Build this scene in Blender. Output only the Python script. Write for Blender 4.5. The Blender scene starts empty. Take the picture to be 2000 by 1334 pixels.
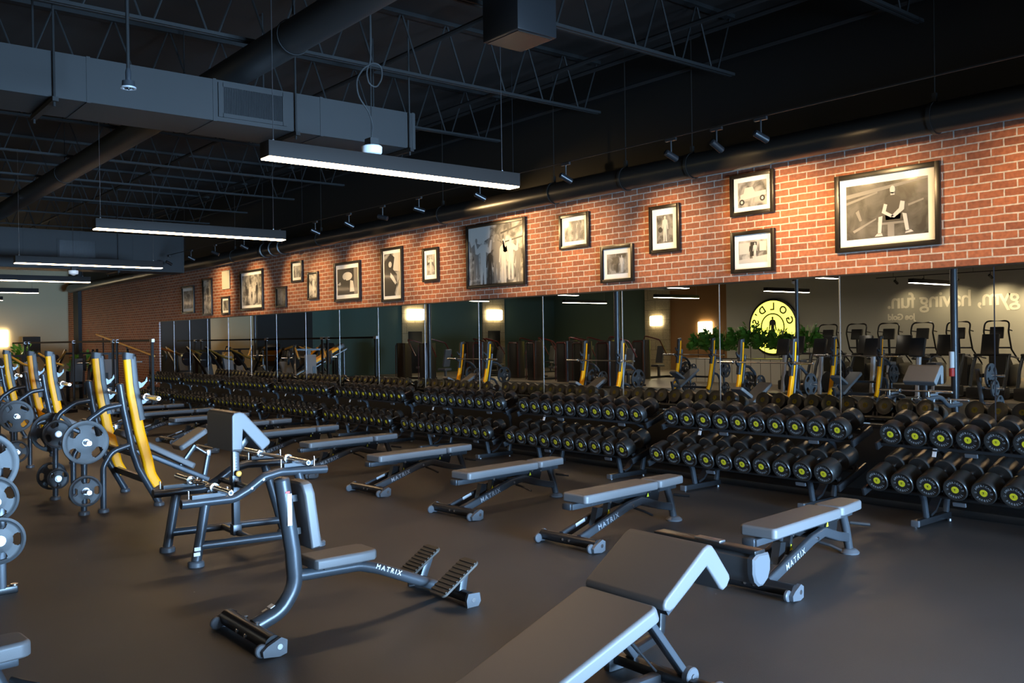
import bpy, bmesh, math, random
from mathutils import Vector as V, Matrix as M
random.seed(7)
SC = bpy.context.scene
COL = SC.collection
PI = math.pi
R = math.radians

# ------------------------------------------------------------------ materials
def mat(name, col, rough=.5, metal=0., spec=.5, bump=0, bscale=60, vary=0, vscale=3, coat=0, emis=None, estr=0):
    m = bpy.data.materials.new(name); m.use_nodes = True
    nt = m.node_tree; b = nt.nodes['Principled BSDF']
    b.inputs['Base Color'].default_value = (*col, 1)
    b.inputs['Roughness'].default_value = rough
    b.inputs['Metallic'].default_value = metal
    b.inputs['Specular IOR Level'].default_value = spec
    b.inputs['Coat Weight'].default_value = coat
    b.inputs['Coat Roughness'].default_value = .08
    if emis:
        b.inputs['Emission Color'].default_value = (*emis, 1)
        b.inputs['Emission Strength'].default_value = estr
    tc = None
    if bump or vary:
        tc = nt.nodes.new('ShaderNodeTexCoord')
    if bump:
        n = nt.nodes.new('ShaderNodeTexNoise'); n.inputs['Scale'].default_value = bscale; n.inputs['Detail'].default_value = 4
        bp = nt.nodes.new('ShaderNodeBump'); bp.inputs['Strength'].default_value = bump; bp.inputs['Distance'].default_value = .004
        nt.links.new(tc.outputs['Object'], n.inputs['Vector']); nt.links.new(n.outputs['Fac'], bp.inputs['Height'])
        nt.links.new(bp.outputs['Normal'], b.inputs['Normal'])
    if vary:
        n = nt.nodes.new('ShaderNodeTexNoise'); n.inputs['Scale'].default_value = vscale; n.inputs['Detail'].default_value = 5
        mx = nt.nodes.new('ShaderNodeMix'); mx.data_type = 'RGBA'
        mx.inputs[6].default_value = (*[c * (1 - vary) for c in col], 1)
        mx.inputs[7].default_value = (*[min(1, c * (1 + vary)) for c in col], 1)
        nt.links.new(tc.outputs['Object'], n.inputs['Vector']); nt.links.new(n.outputs['Fac'], mx.inputs[0])
        nt.links.new(mx.outputs[2], b.inputs['Base Color'])
    return m

MT = {}
MT['vinyl'] = mat('charcoal vinyl', (.112, .11, .112), .46, spec=.45, bump=.12, bscale=260)
MT['frame'] = mat('dark metallic paint', (.055, .06, .068), .33, .4, bump=.05, bscale=400)
MT['black'] = mat('black plastic', (.018, .018, .019), .38)
MT['satin'] = mat('black satin paint', (.012, .012, .013), .3)
MT['rubber'] = mat('black rubber', (.022, .023, .026), .5, bump=.1, bscale=300)
MT['plate'] = mat('rubber plate', (.030, .031, .033), .48, bump=.1, bscale=300)
MT['urethane'] = mat('black urethane', (.015, .0138, .0125), .36)
MT['chrome'] = mat('chrome', (.85, .85, .86), .24, 1.)
MT['steel'] = mat('brushed steel', (.42, .42, .44), .34, 1.)
MT['yellow'] = mat('yellow orange paint', (1., .41, .002), .42, spec=.25)
MT['badge'] = mat('yellow badge', (.62, .55, .015), .5)
MT['letter'] = mat('grey lettering', (.16, .17, .18), .55)
MT['white'] = mat('white paint', (.8, .8, .8), .5)
MT['silver'] = mat('silver lettering', (.55, .57, .6), .4, .3)
MT['capgrey'] = mat('grey moulded plastic', (.07, .073, .08), .42)
MT['orange'] = mat('amber knob', (.85, .45, .08), .4)
MT['warn'] = mat('yellow warning label', (.75, .72, .03), .5)
MT['red'] = mat('red label', (.6, .04, .03), .5)
MT['duct'] = mat('grey painted duct', (.034, .034, .034), .6, 0, .15, vary=.08, vscale=1.5)
MT['ceil'] = mat('dark ceiling paint', (.011, .007, .005), .8)
MT['joist'] = mat('dark painted steel', (.018, .018, .018), .6, 0, .2)
MT['pipe'] = mat('black round duct', (.017, .015, .013), .32)
MT['blackwall'] = mat('black wall paint', (.004, .0035, .003), .6)
MT['ledge'] = mat('black ledge', (.014, .012, .011), .35)
MT['housing'] = mat('grey lamp housing', (.022, .018, .016), .6, 0, .12)
MT['woodframe'] = mat('black picture frame', (.012, .009, .007), .3)
MT['matte'] = mat('white picture mount', (.9, .9, .88), .6, coat=.25)
MT['canvas'] = mat('cream glare print', (.62, .6, .5), .3, coat=.4)  # even cream stands in for lamp glare on the canvas
MT['planks'] = mat('white planter boards', (.66, .63, .55), .5)
MT['gold'] = mat('dull gold paint', (.34, .19, .03), .4)
MT['rduct'] = mat('slate round duct', (.022, .022, .022), .5)
MT['dimletter'] = mat('dim grey lettering', (.27, .28, .3), .5)
MT['tread'] = mat('textured rubber tread', (.05, .042, .034), .6, bump=.3, bscale=200)
MT['signyel'] = mat('lit yellow sign face', (.9, .85, .05), .5, emis=(.95, .9, .08), estr=1.6)
MT['walltext'] = mat('cream wall lettering', (.95, .93, .85), .6)
MT['tile'] = None
MT['darkred'] = mat('dark red trim', (.1, .012, .01), .35)
MT['shroud'] = mat('dark machine shroud', (.03, .022, .019), .3)

def light_mat(name, col, strength):
    m = bpy.data.materials.new(name); m.use_nodes = True; nt = m.node_tree
    nt.nodes.remove(nt.nodes['Principled BSDF'])
    e = nt.nodes.new('ShaderNodeEmission'); e.inputs[0].default_value = (*col, 1); e.inputs[1].default_value = strength
    nt.links.new(e.outputs[0], nt.nodes['Material Output'].inputs[0]); return m
MT['led'] = light_mat('led diffuser', (1., .67, .37), 17)
MT['led2'] = light_mat('led diffuser across the room', (1., .86, .68), 13)
MT['spotglow'] = light_mat('spot lamp lens', (1., .72, .36), 60)
MT['sconce'] = light_mat('sconce glow', (1., .82, .5), 6)

def brick_mat(name, c1, c2, mortar, rough=.75, bw=.232, rh=.079, ms=.0075, axes=('X', 'Z'), bump=.6):
    m = bpy.data.materials.new(name); m.use_nodes = True; nt = m.node_tree; b = nt.nodes['Principled BSDF']
    tc = nt.nodes.new('ShaderNodeTexCoord'); sp = nt.nodes.new('ShaderNodeSeparateXYZ'); cb = nt.nodes.new('ShaderNodeCombineXYZ')
    nt.links.new(tc.outputs['Object'], sp.inputs[0])
    nt.links.new(sp.outputs[axes[0]], cb.inputs[0]); nt.links.new(sp.outputs[axes[1]], cb.inputs[1])
    nz = nt.nodes.new('ShaderNodeTexNoise'); nz.inputs['Scale'].default_value = 9; nz.inputs['Detail'].default_value = 3
    nt.links.new(tc.outputs['Object'], nz.inputs['Vector'])
    vm = nt.nodes.new('ShaderNodeVectorMath'); vm.operation = 'MULTIPLY_ADD'
    vm.inputs[1].default_value = (.012, .012, 0); nt.links.new(nz.outputs['Color'], vm.inputs[0]); nt.links.new(cb.outputs[0], vm.inputs[2])
    br = nt.nodes.new('ShaderNodeTexBrick'); br.inputs['Scale'].default_value = 1
    br.inputs['Brick Width'].default_value = bw; br.inputs['Row Height'].default_value = rh
    br.inputs['Mortar Size'].default_value = ms; br.inputs['Mortar Smooth'].default_value = .15; br.inputs['Bias'].default_value = 0
    br.inputs['Color1'].default_value = (*c1, 1); br.inputs['Color2'].default_value = (*c2, 1); br.inputs['Mortar'].default_value = (*mortar, 1)
    nt.links.new(vm.outputs[0], br.inputs['Vector'])
    n2 = nt.nodes.new('ShaderNodeTexNoise'); n2.inputs['Scale'].default_value = 26; n2.inputs['Detail'].default_value = 6
    nt.links.new(tc.outputs['Object'], n2.inputs['Vector'])
    mx = nt.nodes.new('ShaderNodeMix'); mx.data_type = 'RGBA'; mx.blend_type = 'MULTIPLY'; mx.inputs[0].default_value = .6
    rp = nt.nodes.new('ShaderNodeValToRGB'); rp.color_ramp.elements[0].position = .3; rp.color_ramp.elements[0].color = (.5, .46, .44, 1)
    rp.color_ramp.elements[1].position = .68; rp.color_ramp.elements[1].color = (1.15, 1.1, 1.05, 1)
    nt.links.new(n2.outputs['Fac'], rp.inputs[0]); nt.links.new(br.outputs['Color'], mx.inputs[6]); nt.links.new(rp.outputs[0], mx.inputs[7])
    nt.links.new(mx.outputs[2], b.inputs['Base Color']); b.inputs['Roughness'].default_value = rough
    bp = nt.nodes.new('ShaderNodeBump'); bp.invert = True; bp.inputs['Strength'].default_value = bump; bp.inputs['Distance'].default_value = .01
    nt.links.new(br.outputs['Fac'], bp.inputs['Height']); nt.links.new(bp.outputs['Normal'], b.inputs['Normal'])
    return m
MT['brick'] = brick_mat('red brick', (.40, .135, .062), (.25, .085, .045), (.55, .49, .43))
MT['tile'] = brick_mat('beige tile', (.42, .35, .22), (.36, .30, .19), (.2, .16, .1), .4, 1.0, .5, .012, ('Y', 'Z'), .2)

def floor_mat():
    m = bpy.data.materials.new('speckled rubber floor'); m.use_nodes = True; nt = m.node_tree; b = nt.nodes['Principled BSDF']
    tc = nt.nodes.new('ShaderNodeTexCoord')
    n = nt.nodes.new('ShaderNodeTexNoise'); n.inputs['Scale'].default_value = .8; n.inputs['Detail'].default_value = 6
    nt.links.new(tc.outputs['Object'], n.inputs['Vector'])
    rp = nt.nodes.new('ShaderNodeValToRGB'); rp.color_ramp.elements[0].position = .3; rp.color_ramp.elements[0].color = (.037, .0348, .034, 1)
    rp.color_ramp.elements[1].position = .7; rp.color_ramp.elements[1].color = (.050, .0475, .0465, 1)
    nt.links.new(n.outputs['Fac'], rp.inputs[0])
    v = nt.nodes.new('ShaderNodeTexVoronoi'); v.inputs['Scale'].default_value = 3.2
    nt.links.new(tc.outputs['Object'], v.inputs['Vector'])
    lt = nt.nodes.new('ShaderNodeMath'); lt.operation = 'LESS_THAN'; lt.inputs[1].default_value = .016
    nt.links.new(v.outputs['Distance'], lt.inputs[0])
    mx = nt.nodes.new('ShaderNodeMix'); mx.data_type = 'RGBA'; mx.inputs[7].default_value = (.3, .3, .3, 1)
    nt.links.new(lt.outputs[0], mx.inputs[0]); nt.links.new(rp.outputs[0], mx.inputs[6]); nt.links.new(mx.outputs[2], b.inputs['Base Color'])
    n3 = nt.nodes.new('ShaderNodeTexNoise'); n3.inputs['Scale'].default_value = 180; n3.inputs['Detail'].default_value = 3
    nt.links.new(tc.outputs['Object'], n3.inputs['Vector'])
    bp = nt.nodes.new('ShaderNodeBump'); bp.inputs['Strength'].default_value = .25; bp.inputs['Distance'].default_value = .003
    nt.links.new(n3.outputs['Fac'], bp.inputs['Height']); nt.links.new(bp.outputs['Normal'], b.inputs['Normal'])
    b.inputs['Roughness'].default_value = .52; b.inputs['Specular IOR Level'].default_value = .38
    return m
MT['floor'] = floor_mat()

def mirror_mat():
    m = bpy.data.materials.new('mirror glass'); m.use_nodes = True; b = m.node_tree.nodes['Principled BSDF']
    b.inputs['Base Color'].default_value = (.86, .88, .86, 1); b.inputs['Metallic'].default_value = 1; b.inputs['Roughness'].default_value = .003
    return m
MT['mirror'] = mirror_mat()

def print_mat(name, dark, light, seed, scale=6):
    """sepia grey photographic print with blotchy tones"""
    m = bpy.data.materials.new(name); m.use_nodes = True; nt = m.node_tree; b = nt.nodes['Principled BSDF']
    tc = nt.nodes.new('ShaderNodeTexCoord'); mp = nt.nodes.new('ShaderNodeMapping'); mp.inputs['Location'].default_value = (seed * 3.7, seed * 1.3, seed)
    mp.inputs['Scale'].default_value = (1, 1, 1)
    nt.links.new(tc.outputs['Object'], mp.inputs[0])
    n = nt.nodes.new('ShaderNodeTexNoise'); n.inputs['Scale'].default_value = scale; n.inputs['Detail'].default_value = 5; n.inputs['Distortion'].default_value = .8
    nt.links.new(mp.outputs[0], n.inputs['Vector'])
    rp = nt.nodes.new('ShaderNodeValToRGB'); rp.color_ramp.elements[0].position = .38; rp.color_ramp.elements[0].color = (dark, dark * .95, dark * .88, 1)
    rp.color_ramp.elements[1].position = .62; rp.color_ramp.elements[1].color = (light, light * .97, light * .9, 1)
    nt.links.new(n.outputs['Fac'], rp.inputs[0]); nt.links.new(rp.outputs[0], b.inputs['Base Color'])
    b.inputs['Roughness'].default_value = .5; b.inputs['Coat Weight'].default_value = .35; b.inputs['Coat Roughness'].default_value = .12
    return m
MT['figlight'] = mat('print light tone', (.55, .53, .49), .5, coat=.3)
MT['figdark'] = mat('print dark tone', (.03, .028, .026), .5, coat=.3)
MT['figmid'] = mat('print mid tone', (.2, .19, .175), .5, coat=.3)

def leaf_mat():
    return mat('green leaf', (.13, .38, .07), .4, vary=.5, vscale=2)
MT['leaf'] = leaf_mat()

# ------------------------------------------------------------------ mesh builder
def fillet(pts, rad, seg=6):
    pts = [V(p) for p in pts]; out = [pts[0]]
    for i in range(1, len(pts) - 1):
        a, b, c = pts[i - 1], pts[i], pts[i + 1]
        u = (a - b).normalized(); w = (c - b).normalized()
        ang = u.angle(w)
        if ang > PI - .02: out.append(b); continue
        t = min(rad / math.tan(ang / 2), (a - b).length * .48, (c - b).length * .48)
        p0, p1 = b + u * t, b + w * t
        for k in range(seg + 1):
            s = k / seg
            out.append(p0 * (1 - s) ** 2 + b * 2 * s * (1 - s) + p1 * s * s)
    out.append(pts[-1]); return out

def rrect(w, h, r, n=4):
    o = []
    for cx, cy, a0 in ((w / 2 - r, h / 2 - r, 0), (-w / 2 + r, h / 2 - r, 90), (-w / 2 + r, -h / 2 + r, 180), (w / 2 - r, -h / 2 + r, 270)):
        for k in range(n + 1):
            a = R(a0 + 90 * k / n); o.append((cx + r * math.cos(a), cy + r * math.sin(a)))
    return o
def circ(r, n=14, ry=None):
    return [(r * math.cos(2 * PI * k / n), (ry or r) * math.sin(2 * PI * k / n)) for k in range(n)]

class MB:
    def __init__(s): s.bm = bmesh.new()
    def quadstrip(s, rings, closed=True, caps=True):
        vs = [[s.bm.verts.new(p) for p in r] for r in rings]
        n = len(vs[0])
        for a, b in zip(vs, vs[1:]):
            for k in range(n if closed else n - 1):
                k2 = (k + 1) % n
                try: s.bm.faces.new((a[k], a[k2], b[k2], b[k]))
                except ValueError: pass
        if caps:
            s.bm.faces.new(list(reversed(vs[0]))); s.bm.faces.new(vs[-1])
        return s
    def box(s, c, size, rot=None, bev=0):
        m = M.Translation(V(c)) @ (rot.to_4x4() if rot else M.Identity(4)) @ M.Diagonal((*size, 1))
        g = bmesh.ops.create_cube(s.bm, size=1, matrix=m)
        if bev:
            es = list({e for v in g['verts'] for e in v.link_edges})
            bmesh.ops.bevel(s.bm, geom=es, offset=bev, segments=2, affect='EDGES', profile=.6)
        return s
    def ring(s, p, axis, prof, n=20): return s.lathe(p, axis, prof + prof[:1], n, None, False)
    def lathe(s, p, axis, prof, n=20, ref=None, caps=True):
        """prof: (radius, distance along axis)"""
        a = V(axis).normalized(); x = a.orthogonal().normalized() if ref is None else V(ref).normalized(); y = a.cross(x); p = V(p)
        rings = [[p + a * h + (x * math.cos(2 * PI * k / n) + y * math.sin(2 * PI * k / n)) * max(r, 1e-4) for k in range(n)] for r, h in prof]
        return s.quadstrip(rings, caps=caps)
    def cyl(s, p0, p1, r, r1=None, n=16, bev=0):
        p0, p1 = V(p0), V(p1); L = (p1 - p0).length; r1 = r if r1 is None else r1
        if bev: prof = [(r - bev, 0), (r, bev), (r1, L - bev), (r1 - bev, L)]
        else: prof = [(r, 0), (r1, L)]
        return s.lathe(p0, p1 - p0, prof, n)
    def sweep(s, pts, prof, up=(0, 0, 1), closed=False):
        pts = [V(p) for p in pts]; rings = []; n = len(pts)
        u = V(up)
        for i, p in enumerate(pts):
            t = ((pts[(i + 1) % n] if (closed or i < n - 1) else p) - (pts[i - 1] if (closed or i > 0) else p)).normalized()
            x = u.cross(t)
            if x.length < 1e-3: x = V((1, 0, 0)).cross(t)
            if x.length < 1e-3: x = V((0, 1, 0)).cross(t)
            x.normalize(); y = t.cross(x)
            rings.append([p + x * a + y * b for a, b in prof])
        if closed: rings.append(rings[0])
        return s.quadstrip(rings, caps=not closed)
    def tube(s, pts, r, rad=.06, n=14, seg=6, up=(1, 0, 0)):
        return s.sweep(fillet(pts, rad, seg), circ(r, n), up)
    def prism(s, outline, thick, m):
        """outline in local xy, extruded along local z from 0 to thick"""
        rings = [[m @ V((a, b, z)) for a, b in outline] for z in (0, thick)]
        return s.quadstrip(rings)
    def pad(s, outline, thick, m, b=.018, crown=0):
        """upholstered pad: outline in local xy, underside at z=0, soft bevelled upper and lower edges"""
        cx = sum(p[0] for p in outline) / len(outline); cy = sum(p[1] for p in outline) / len(outline)
        n = len(outline)
        nor = []
        for i in range(n):
            a, c = V(outline[i - 1]), V(outline[(i + 1) % n]); d = (c - a); nn = V((d.y, -d.x))
            if nn.length < 1e-9: nn = V((outline[i][0] - cx, outline[i][1] - cy))
            nn.normalize()
            if nn.dot(V((outline[i][0] - cx, outline[i][1] - cy))) < 0: nn = -nn
            nor.append(nn)
        lv = [(b * .8, 0)]
        for k in range(1, 4):
            a = k / 4 * PI / 2; lv.append((b * (1 - math.sin(a)), b * .6 * (1 - math.cos(a))))
        lv.append((0, b * .6)); lv.append((0, thick - b))
        for k in range(1, 5):
            a = k / 4 * PI / 2; lv.append((b * (1 - math.cos(a)), thick - b + b * math.sin(a)))
        rings = [[m @ V((outline[i][0] - nor[i].x * ins, outline[i][1] - nor[i].y * ins, z)) for i in range(n)] for ins, z in lv]
        return s.quadstrip(rings)
    def add_mesh(s, me, m):
        b2 = bmesh.new(); b2.from_mesh(me); bmesh.ops.transform(b2, matrix=m, verts=b2.verts)
        t = bpy.data.meshes.new('t'); b2.to_mesh(t); b2.free(); s.bm.from_mesh(t); bpy.data.meshes.remove(t); return s
    def obj(s, name, m, parent=None, loc=None, sharp=38):
        bm = s.bm
        bmesh.ops.remove_doubles(bm, verts=bm.verts, dist=1e-6)
        bmesh.ops.recalc_face_normals(bm, faces=bm.faces)
        for f in bm.faces: f.smooth = True
        for e in bm.edges:
            if len(e.link_faces) == 2 and e.calc_face_angle(0) > R(sharp): e.smooth = False
        me = bpy.data.meshes.new(name); bm.to_mesh(me); bm.free()
        me.materials.append(MT[m] if isinstance(m, str) else m)
        o = bpy.data.objects.new(name, me); COL.objects.link(o)
        if m in ('vinyl', 'capgrey', 'tread', 'duct'):
            wn = o.modifiers.new('weighted_normals', 'WEIGHTED_NORMAL'); wn.keep_sharp = True
        if parent: o.parent = parent
        if loc: o.location = loc
        return o

def tag(o, label, cat, group=None):
    o['label'] = label; o['category'] = cat
    if group: o['group'] = group
    return o
def thing(name, label, cat, loc=(0, 0, 0), rz=0, group=None):
    o = bpy.data.objects.new(name, None); COL.objects.link(o); o.location = loc; o.rotation_euler = (0, 0, rz)
    o.empty_display_size = .1
    return tag(o, label, cat, group)
def struct(o): o['kind'] = 'structure'; return o
_kids = {}
def kids(o):
    if o.name not in _kids: _kids[o.name] = list(o.children)
    return _kids[o.name]
def copy_tree(o, label, loc, rz=None, group=None):
    """a copy of a thing with copies of its parts and sub-parts"""
    def rec(a, par):
        c = a.copy(); COL.objects.link(c)
        if par: c.parent = par
        for ch in kids(a): rec(ch, c)
        return c
    r = rec(o, None); r.location = loc
    if rz is not None: r.rotation_euler = (0, 0, rz)
    r['label'] = label
    if group: r['group'] = group
    return r
_txt = {}
def text_mesh(body, size, extrude=.0008, space=1., align='CENTER', bold=0):
    k = (body, size, extrude, space, align, bold)
    if k in _txt: return _txt[k]
    c = bpy.data.curves.new('t', 'FONT'); c.body = body; c.size = size; c.extrude = extrude; c.space_character = space
    c.align_x = align; c.align_y = 'CENTER' if align == 'CENTER' else 'TOP_BASELINE'; c.resolution_u = 3; c.offset = bold
    o = bpy.data.objects.new('t', c); COL.objects.link(o)
    dg = bpy.context.evaluated_depsgraph_get(); me = bpy.data.meshes.new_from_object(o.evaluated_get(dg))
    bpy.data.objects.remove(o); bpy.data.curves.remove(c); _txt[k] = me; return me
def frame_m(o, x, y):
    """matrix with origin o, local x axis x, local y axis y"""
    x = V(x).normalized(); z = x.cross(V(y)).normalized(); y = z.cross(x)
    return M(((x.x, y.x, z.x, o[0]), (x.y, y.y, z.y, o[1]), (x.z, y.z, z.z, o[2]), (0, 0, 0, 1)))
ORD = ['first', 'second', 'third', 'fourth', 'fifth', 'sixth', 'seventh', 'eighth', 'ninth', 'tenth', 'eleventh', 'twelfth']

DAY, SPOT_W, EXPO = 380, 74, 1.3
# ------------------------------------------------------------------ the setting
# x runs along the mirrored wall (towards the left of the photo is -x), y towards it, z up
YM = 9.0; XL, XR, YB = -38.2, 4.6, -16.5; ZC = 5.5
struct(MB().box(((XL + XR) / 2, (YB + 9.3) / 2, -.05), (XR - XL + .6, 9.3 - YB + .6, .1)).obj('floor', 'floor'))
MT['floor2'] = mat('pale cardio floor', (.30, .24, .17), .4, vary=.15, vscale=1.2)
struct(MB().box(((XL + XR) / 2, (YB - 4.6) / 2, .004), (XR - XL, -4.6 - YB, .008)).obj('floor_pale', 'floor2'))
struct(MB().box(((XL + XR) / 2, (YB + 9.3) / 2, ZC + .1), (XR - XL + .6, 9.3 - YB + .6, .2)).obj('ceiling', 'ceil'))
b = MB()
b.box(((XR - 27.6) / 2, YM + .135, (2.37 + 4.0) / 2), (XR + 27.6, .33, 1.63))
b.box((-32.9, YM + .135, 2.0), (10.6, .33, 4.0))
struct(b.obj('wall_right', 'brick'))
struct(MB().box(((XR + XL) / 2, YM + .15, (4.0 + ZC) / 2), (XR - XL, .3, ZC - 4.0)).obj('wall_right_upper', 'blackwall'))
struct(MB().box(((XR - 27.6) / 2, YM + .13, .385), (XR + 27.6, .3, .77)).obj('wall_right_lower', 'blackwall'))
struct(MB().box(((XR - 27.6) / 2, 8.78, .035), (XR + 27.6, .4, .07), bev=.006).obj('baseboard_right', 'ledge'))
struct(MB().box(((XR - 27.6) / 2, YM - .012, 2.366), (XR + 27.6, .05, .016)).obj('trim_1', 'satin'))
struct(MB().box(((XR - 27.6) / 2, YM - .012, .745), (XR + 27.6, .04, .016)).obj('trim_2', 'satin'))
# wall mirror, one sheet between two joints
seams = [1.12, -.5, -2.11, -3.718, -5.329, -6.944, -8.58, -10.22, -11.82, -13.41, -15.0, -16.53, -18.04, -19.51, -20.95, -22.35, -23.76, -25.1, -26.36, -27.6]
for i in range(3, len(seams) - 1):
    x0, x1 = seams[i], seams[i + 1]
    n = i - 3
    where = 'rightmost tall sheet of wall mirror above the dumbbell racks' if n == 0 else ('leftmost tall sheet of wall mirror ending at the dark brick' if i == len(seams) - 2 else
             '%s sheet of the tall wall mirror from the left' % ['', 'second', 'third', 'fourth', 'fifth', 'sixth', 'seventh', 'eighth', 'ninth', 'tenth', 'eleventh', 'twelfth', 'thirteenth', 'fourteenth', 'fifteenth'][len(seams) - 2 - i])
    t = thing('wall_mirror', where, 'mirror', ((x0 + x1) / 2, YM, .753), 0, 'wall mirrors')
    MB().box((0, .004, .802), (x0 - x1 - .012, .008, 1.604)).obj('mirror_glass', 'mirror', t)
    MB().box((-(x0 - x1) / 2 + .003, .001, .802), (.012, .010, 1.604)).obj('edge_strip', 'steel', t)
for x0, x1 in ((seams[0] + 1.62, seams[0]), (seams[0], seams[1]), (seams[1], seams[2]), (seams[2], seams[3])):
    t = thing('wall_mirror', 'tall wall mirror sheet beyond the right edge of the picture', 'mirror', ((x0 + x1) / 2, YM, .753), 0, 'wall mirrors out of frame')
    MB().box((0, .004, .802), (x0 - x1 - .012, .008, 1.604)).obj('mirror_glass', 'mirror', t)

# opposite walls, seen in the mirror
MT['wallgrey'] = mat('warm grey wall paint', (.50, .51, .48), .7)
MT['wallgreen'] = mat('dark green wall paint', (.075, .125, .10), .7)
MT['wallbrown'] = mat('brown wall paint', (.30, .15, .05), .7)
MT['wallbeige'] = mat('beige wall paint', (.5, .4, .24), .7)
struct(MB().box(((-26.2 + XR) / 2, YB - .1, ZC / 2), (XR + 26.2, .2, ZC)).obj('wall_left', 'wallgrey'))
struct(MB().box((-27.9, YB - .1, ZC / 2), (3.4, .2, ZC)).obj('wall_left_brown', 'wallbrown'))
struct(MB().box((-30.4, YB - .05, ZC / 2), (1.6, .3, ZC)).obj('wall_left_tiled', brick_mat('beige tiled pier', (.42, .35, .22), (.36, .30, .19), (.2, .16, .1), .4, 1.0, .5, .012, ('X', 'Z'), .2)))
struct(MB().box(((-31.2 + XL) / 2, YB - .1, ZC / 2), (XL + 31.2, .2, ZC)).obj('wall_left_green', 'wallgreen'))
xb = XL - .1
struct(MB().box((xb, (-1.4 + YB) / 2, ZC / 2), (.2, -1.4 - YB, ZC)).obj('wall_back_green', 'wallgreen'))
struct(MB().box((xb, 0.0, ZC / 2), (.2, 2.8, ZC)).obj('wall_back_dark', 'blackwall'))
struct(MB().box((xb, 2.4, ZC / 2), (.2, 2.0, ZC)).obj('wall_back_beige', 'wallbeige'))
struct(MB().box((xb, 4.9, ZC / 2), (.2, 3.0, ZC)).obj('wall_back_black', 'blackwall'))
struct(MB().box((xb, 7.85, ZC / 2), (.2, 2.9, ZC)).obj('wall_back', 'wallbeige'))
struct(MB().box((-36.6, 9.05, ZC / 2), (.7, .4, ZC)).obj('trim_3', 'blackwall'))
for y in (-7.0, -12.05):
    struct(MB().box((XL + .03, y, ZC / 2), (.1, 1.5, ZC)).obj('trim_4', 'tile'))
    struct(MB().box((XL + .09, y, 1.05), (.06, .8, 2.1), bev=.01).obj('door_1', 'satin'))
# window wall behind the photographer
WY0, WY1, WZ0, WZ1 = 2.4, 6.8, .2, 1.5
fr = MB(); wc, wl = (WY0 + WY1) / 2, WY1 - WY0
for y0, y1 in ((YB, WY0), (WY1, 9.3)): fr.box((XR + .1, (y0 + y1) / 2, ZC / 2), (.2, y1 - y0, ZC))
fr.box((XR + .1, wc, WZ0 / 2), (.2, wl, WZ0)); fr.box((XR + .1, wc, (WZ1 + ZC) / 2), (.2, wl, ZC - WZ1))
struct(fr.obj('wall_front', 'wallgrey'))
wf = MB()
for k in range(4): wf.box((XR + .06, WY0 + k * wl / 3, (WZ0 + WZ1) / 2), (.12, .08, WZ1 - WZ0))
struct(wf.obj('window_frame', 'satin'))
MT['pane'] = light_mat('daylight window pane', (.40, .62, 1.), 1.0)
struct(MB().box((XR + .12, wc, (WZ0 + WZ1) / 2), (.02, wl, WZ1 - WZ0)).obj('window_1', 'pane'))
struct(MB().box((XR - .01, -3.2, 1.4), (.02, 4.0, 1.8)).obj('added_fill_pane', 'pane'))  # glowing pane added on the solid wall to go with the fill light
# ------------------------------------------------------------------ ceiling: joists, ducts, pipes
jx = [-2.1, -4.3, -6.55, -8.77, -10.96, -13.4, -15.9, -18.1, -20.6, -23., -25.6, -28.2]
jn = ['at the right edge', '', 'over the black ceiling box', 'over the near grey duct', 'just left of the near grey duct', 'in the middle of the ceiling']
def joist(x, label):
    t = thing('roof_joist', label, 'joist', (x, -3.5, 4.8), 0, 'open web roof joists'); L = 24.6
    b = MB()
    for s in (-.025, .025): b.box((s, 0, .0), (.03, L, .032))
    b.obj('bottom_chord', 'joist', t)
    MB().box((0, 0, .68), (.1, L, .05)).obj('top_chord', 'joist', t)
    b = MB(); n = int(L / .62)
    for k in range(n):
        y = -L / 2 + .3 + k * L / n
        b.cyl((0, y - .06, .02), (0, y - .30, .66), .011, n=6); b.cyl((0, y + .06, .02), (0, y + .30, .66), .011, n=6)
    b.obj('web_bracing', 'joist', t)
    return t
j0 = joist(jx[0], 'dark open web roof joist nearest the right edge of the ceiling')
for i, x in enumerate(jx[1:]):
    copy_tree(j0, ['dark open web joist second from the right end of the ceiling', 'dark open web joist passing beside the black ceiling box',
                   'grey open web joist crossing above the near rectangular duct', 'open web joist ending left of the spotlit wall above the first lamp',
                   'open web joist sixth from the right above the lamps', 'open web joist seventh from the right in dark ceiling', 'open web joist eighth from the right in dark ceiling',
                   'open web joist ninth from the right near the far duct', 'open web joist tenth from the right, just before the far duct', 'open web joist eleventh from the right, beyond the far duct',
                   'farthest open web joist at the dim end of the ceiling'][i], (x, -3.5, 4.8))
pl = ['thin black pipe running along the ceiling, nearest the middle of the room', 'thin black ceiling pipe second from the room middle', 'thin black ceiling pipe third from the room middle',
      'thin black ceiling pipe fourth from the room middle', 'thin black ceiling pipe nearest the brick wall']
p0 = tag(MB().cyl((-17, 0, 0), (17, 0, 0), .03, n=8).obj('ceiling_pipe', 'joist', None, (-14, 1.2, 5.3)), pl[0], 'pipe', 'pipes under the roof deck')
for k, y in enumerate((6.0, 7.85, 8.3, 8.72)):
    c = p0.copy(); COL.objects.link(c); c.location = (-14, y, (5.2, 5.15, 5.2, 5.0)[k]); c['label'] = pl[k + 1]

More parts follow.
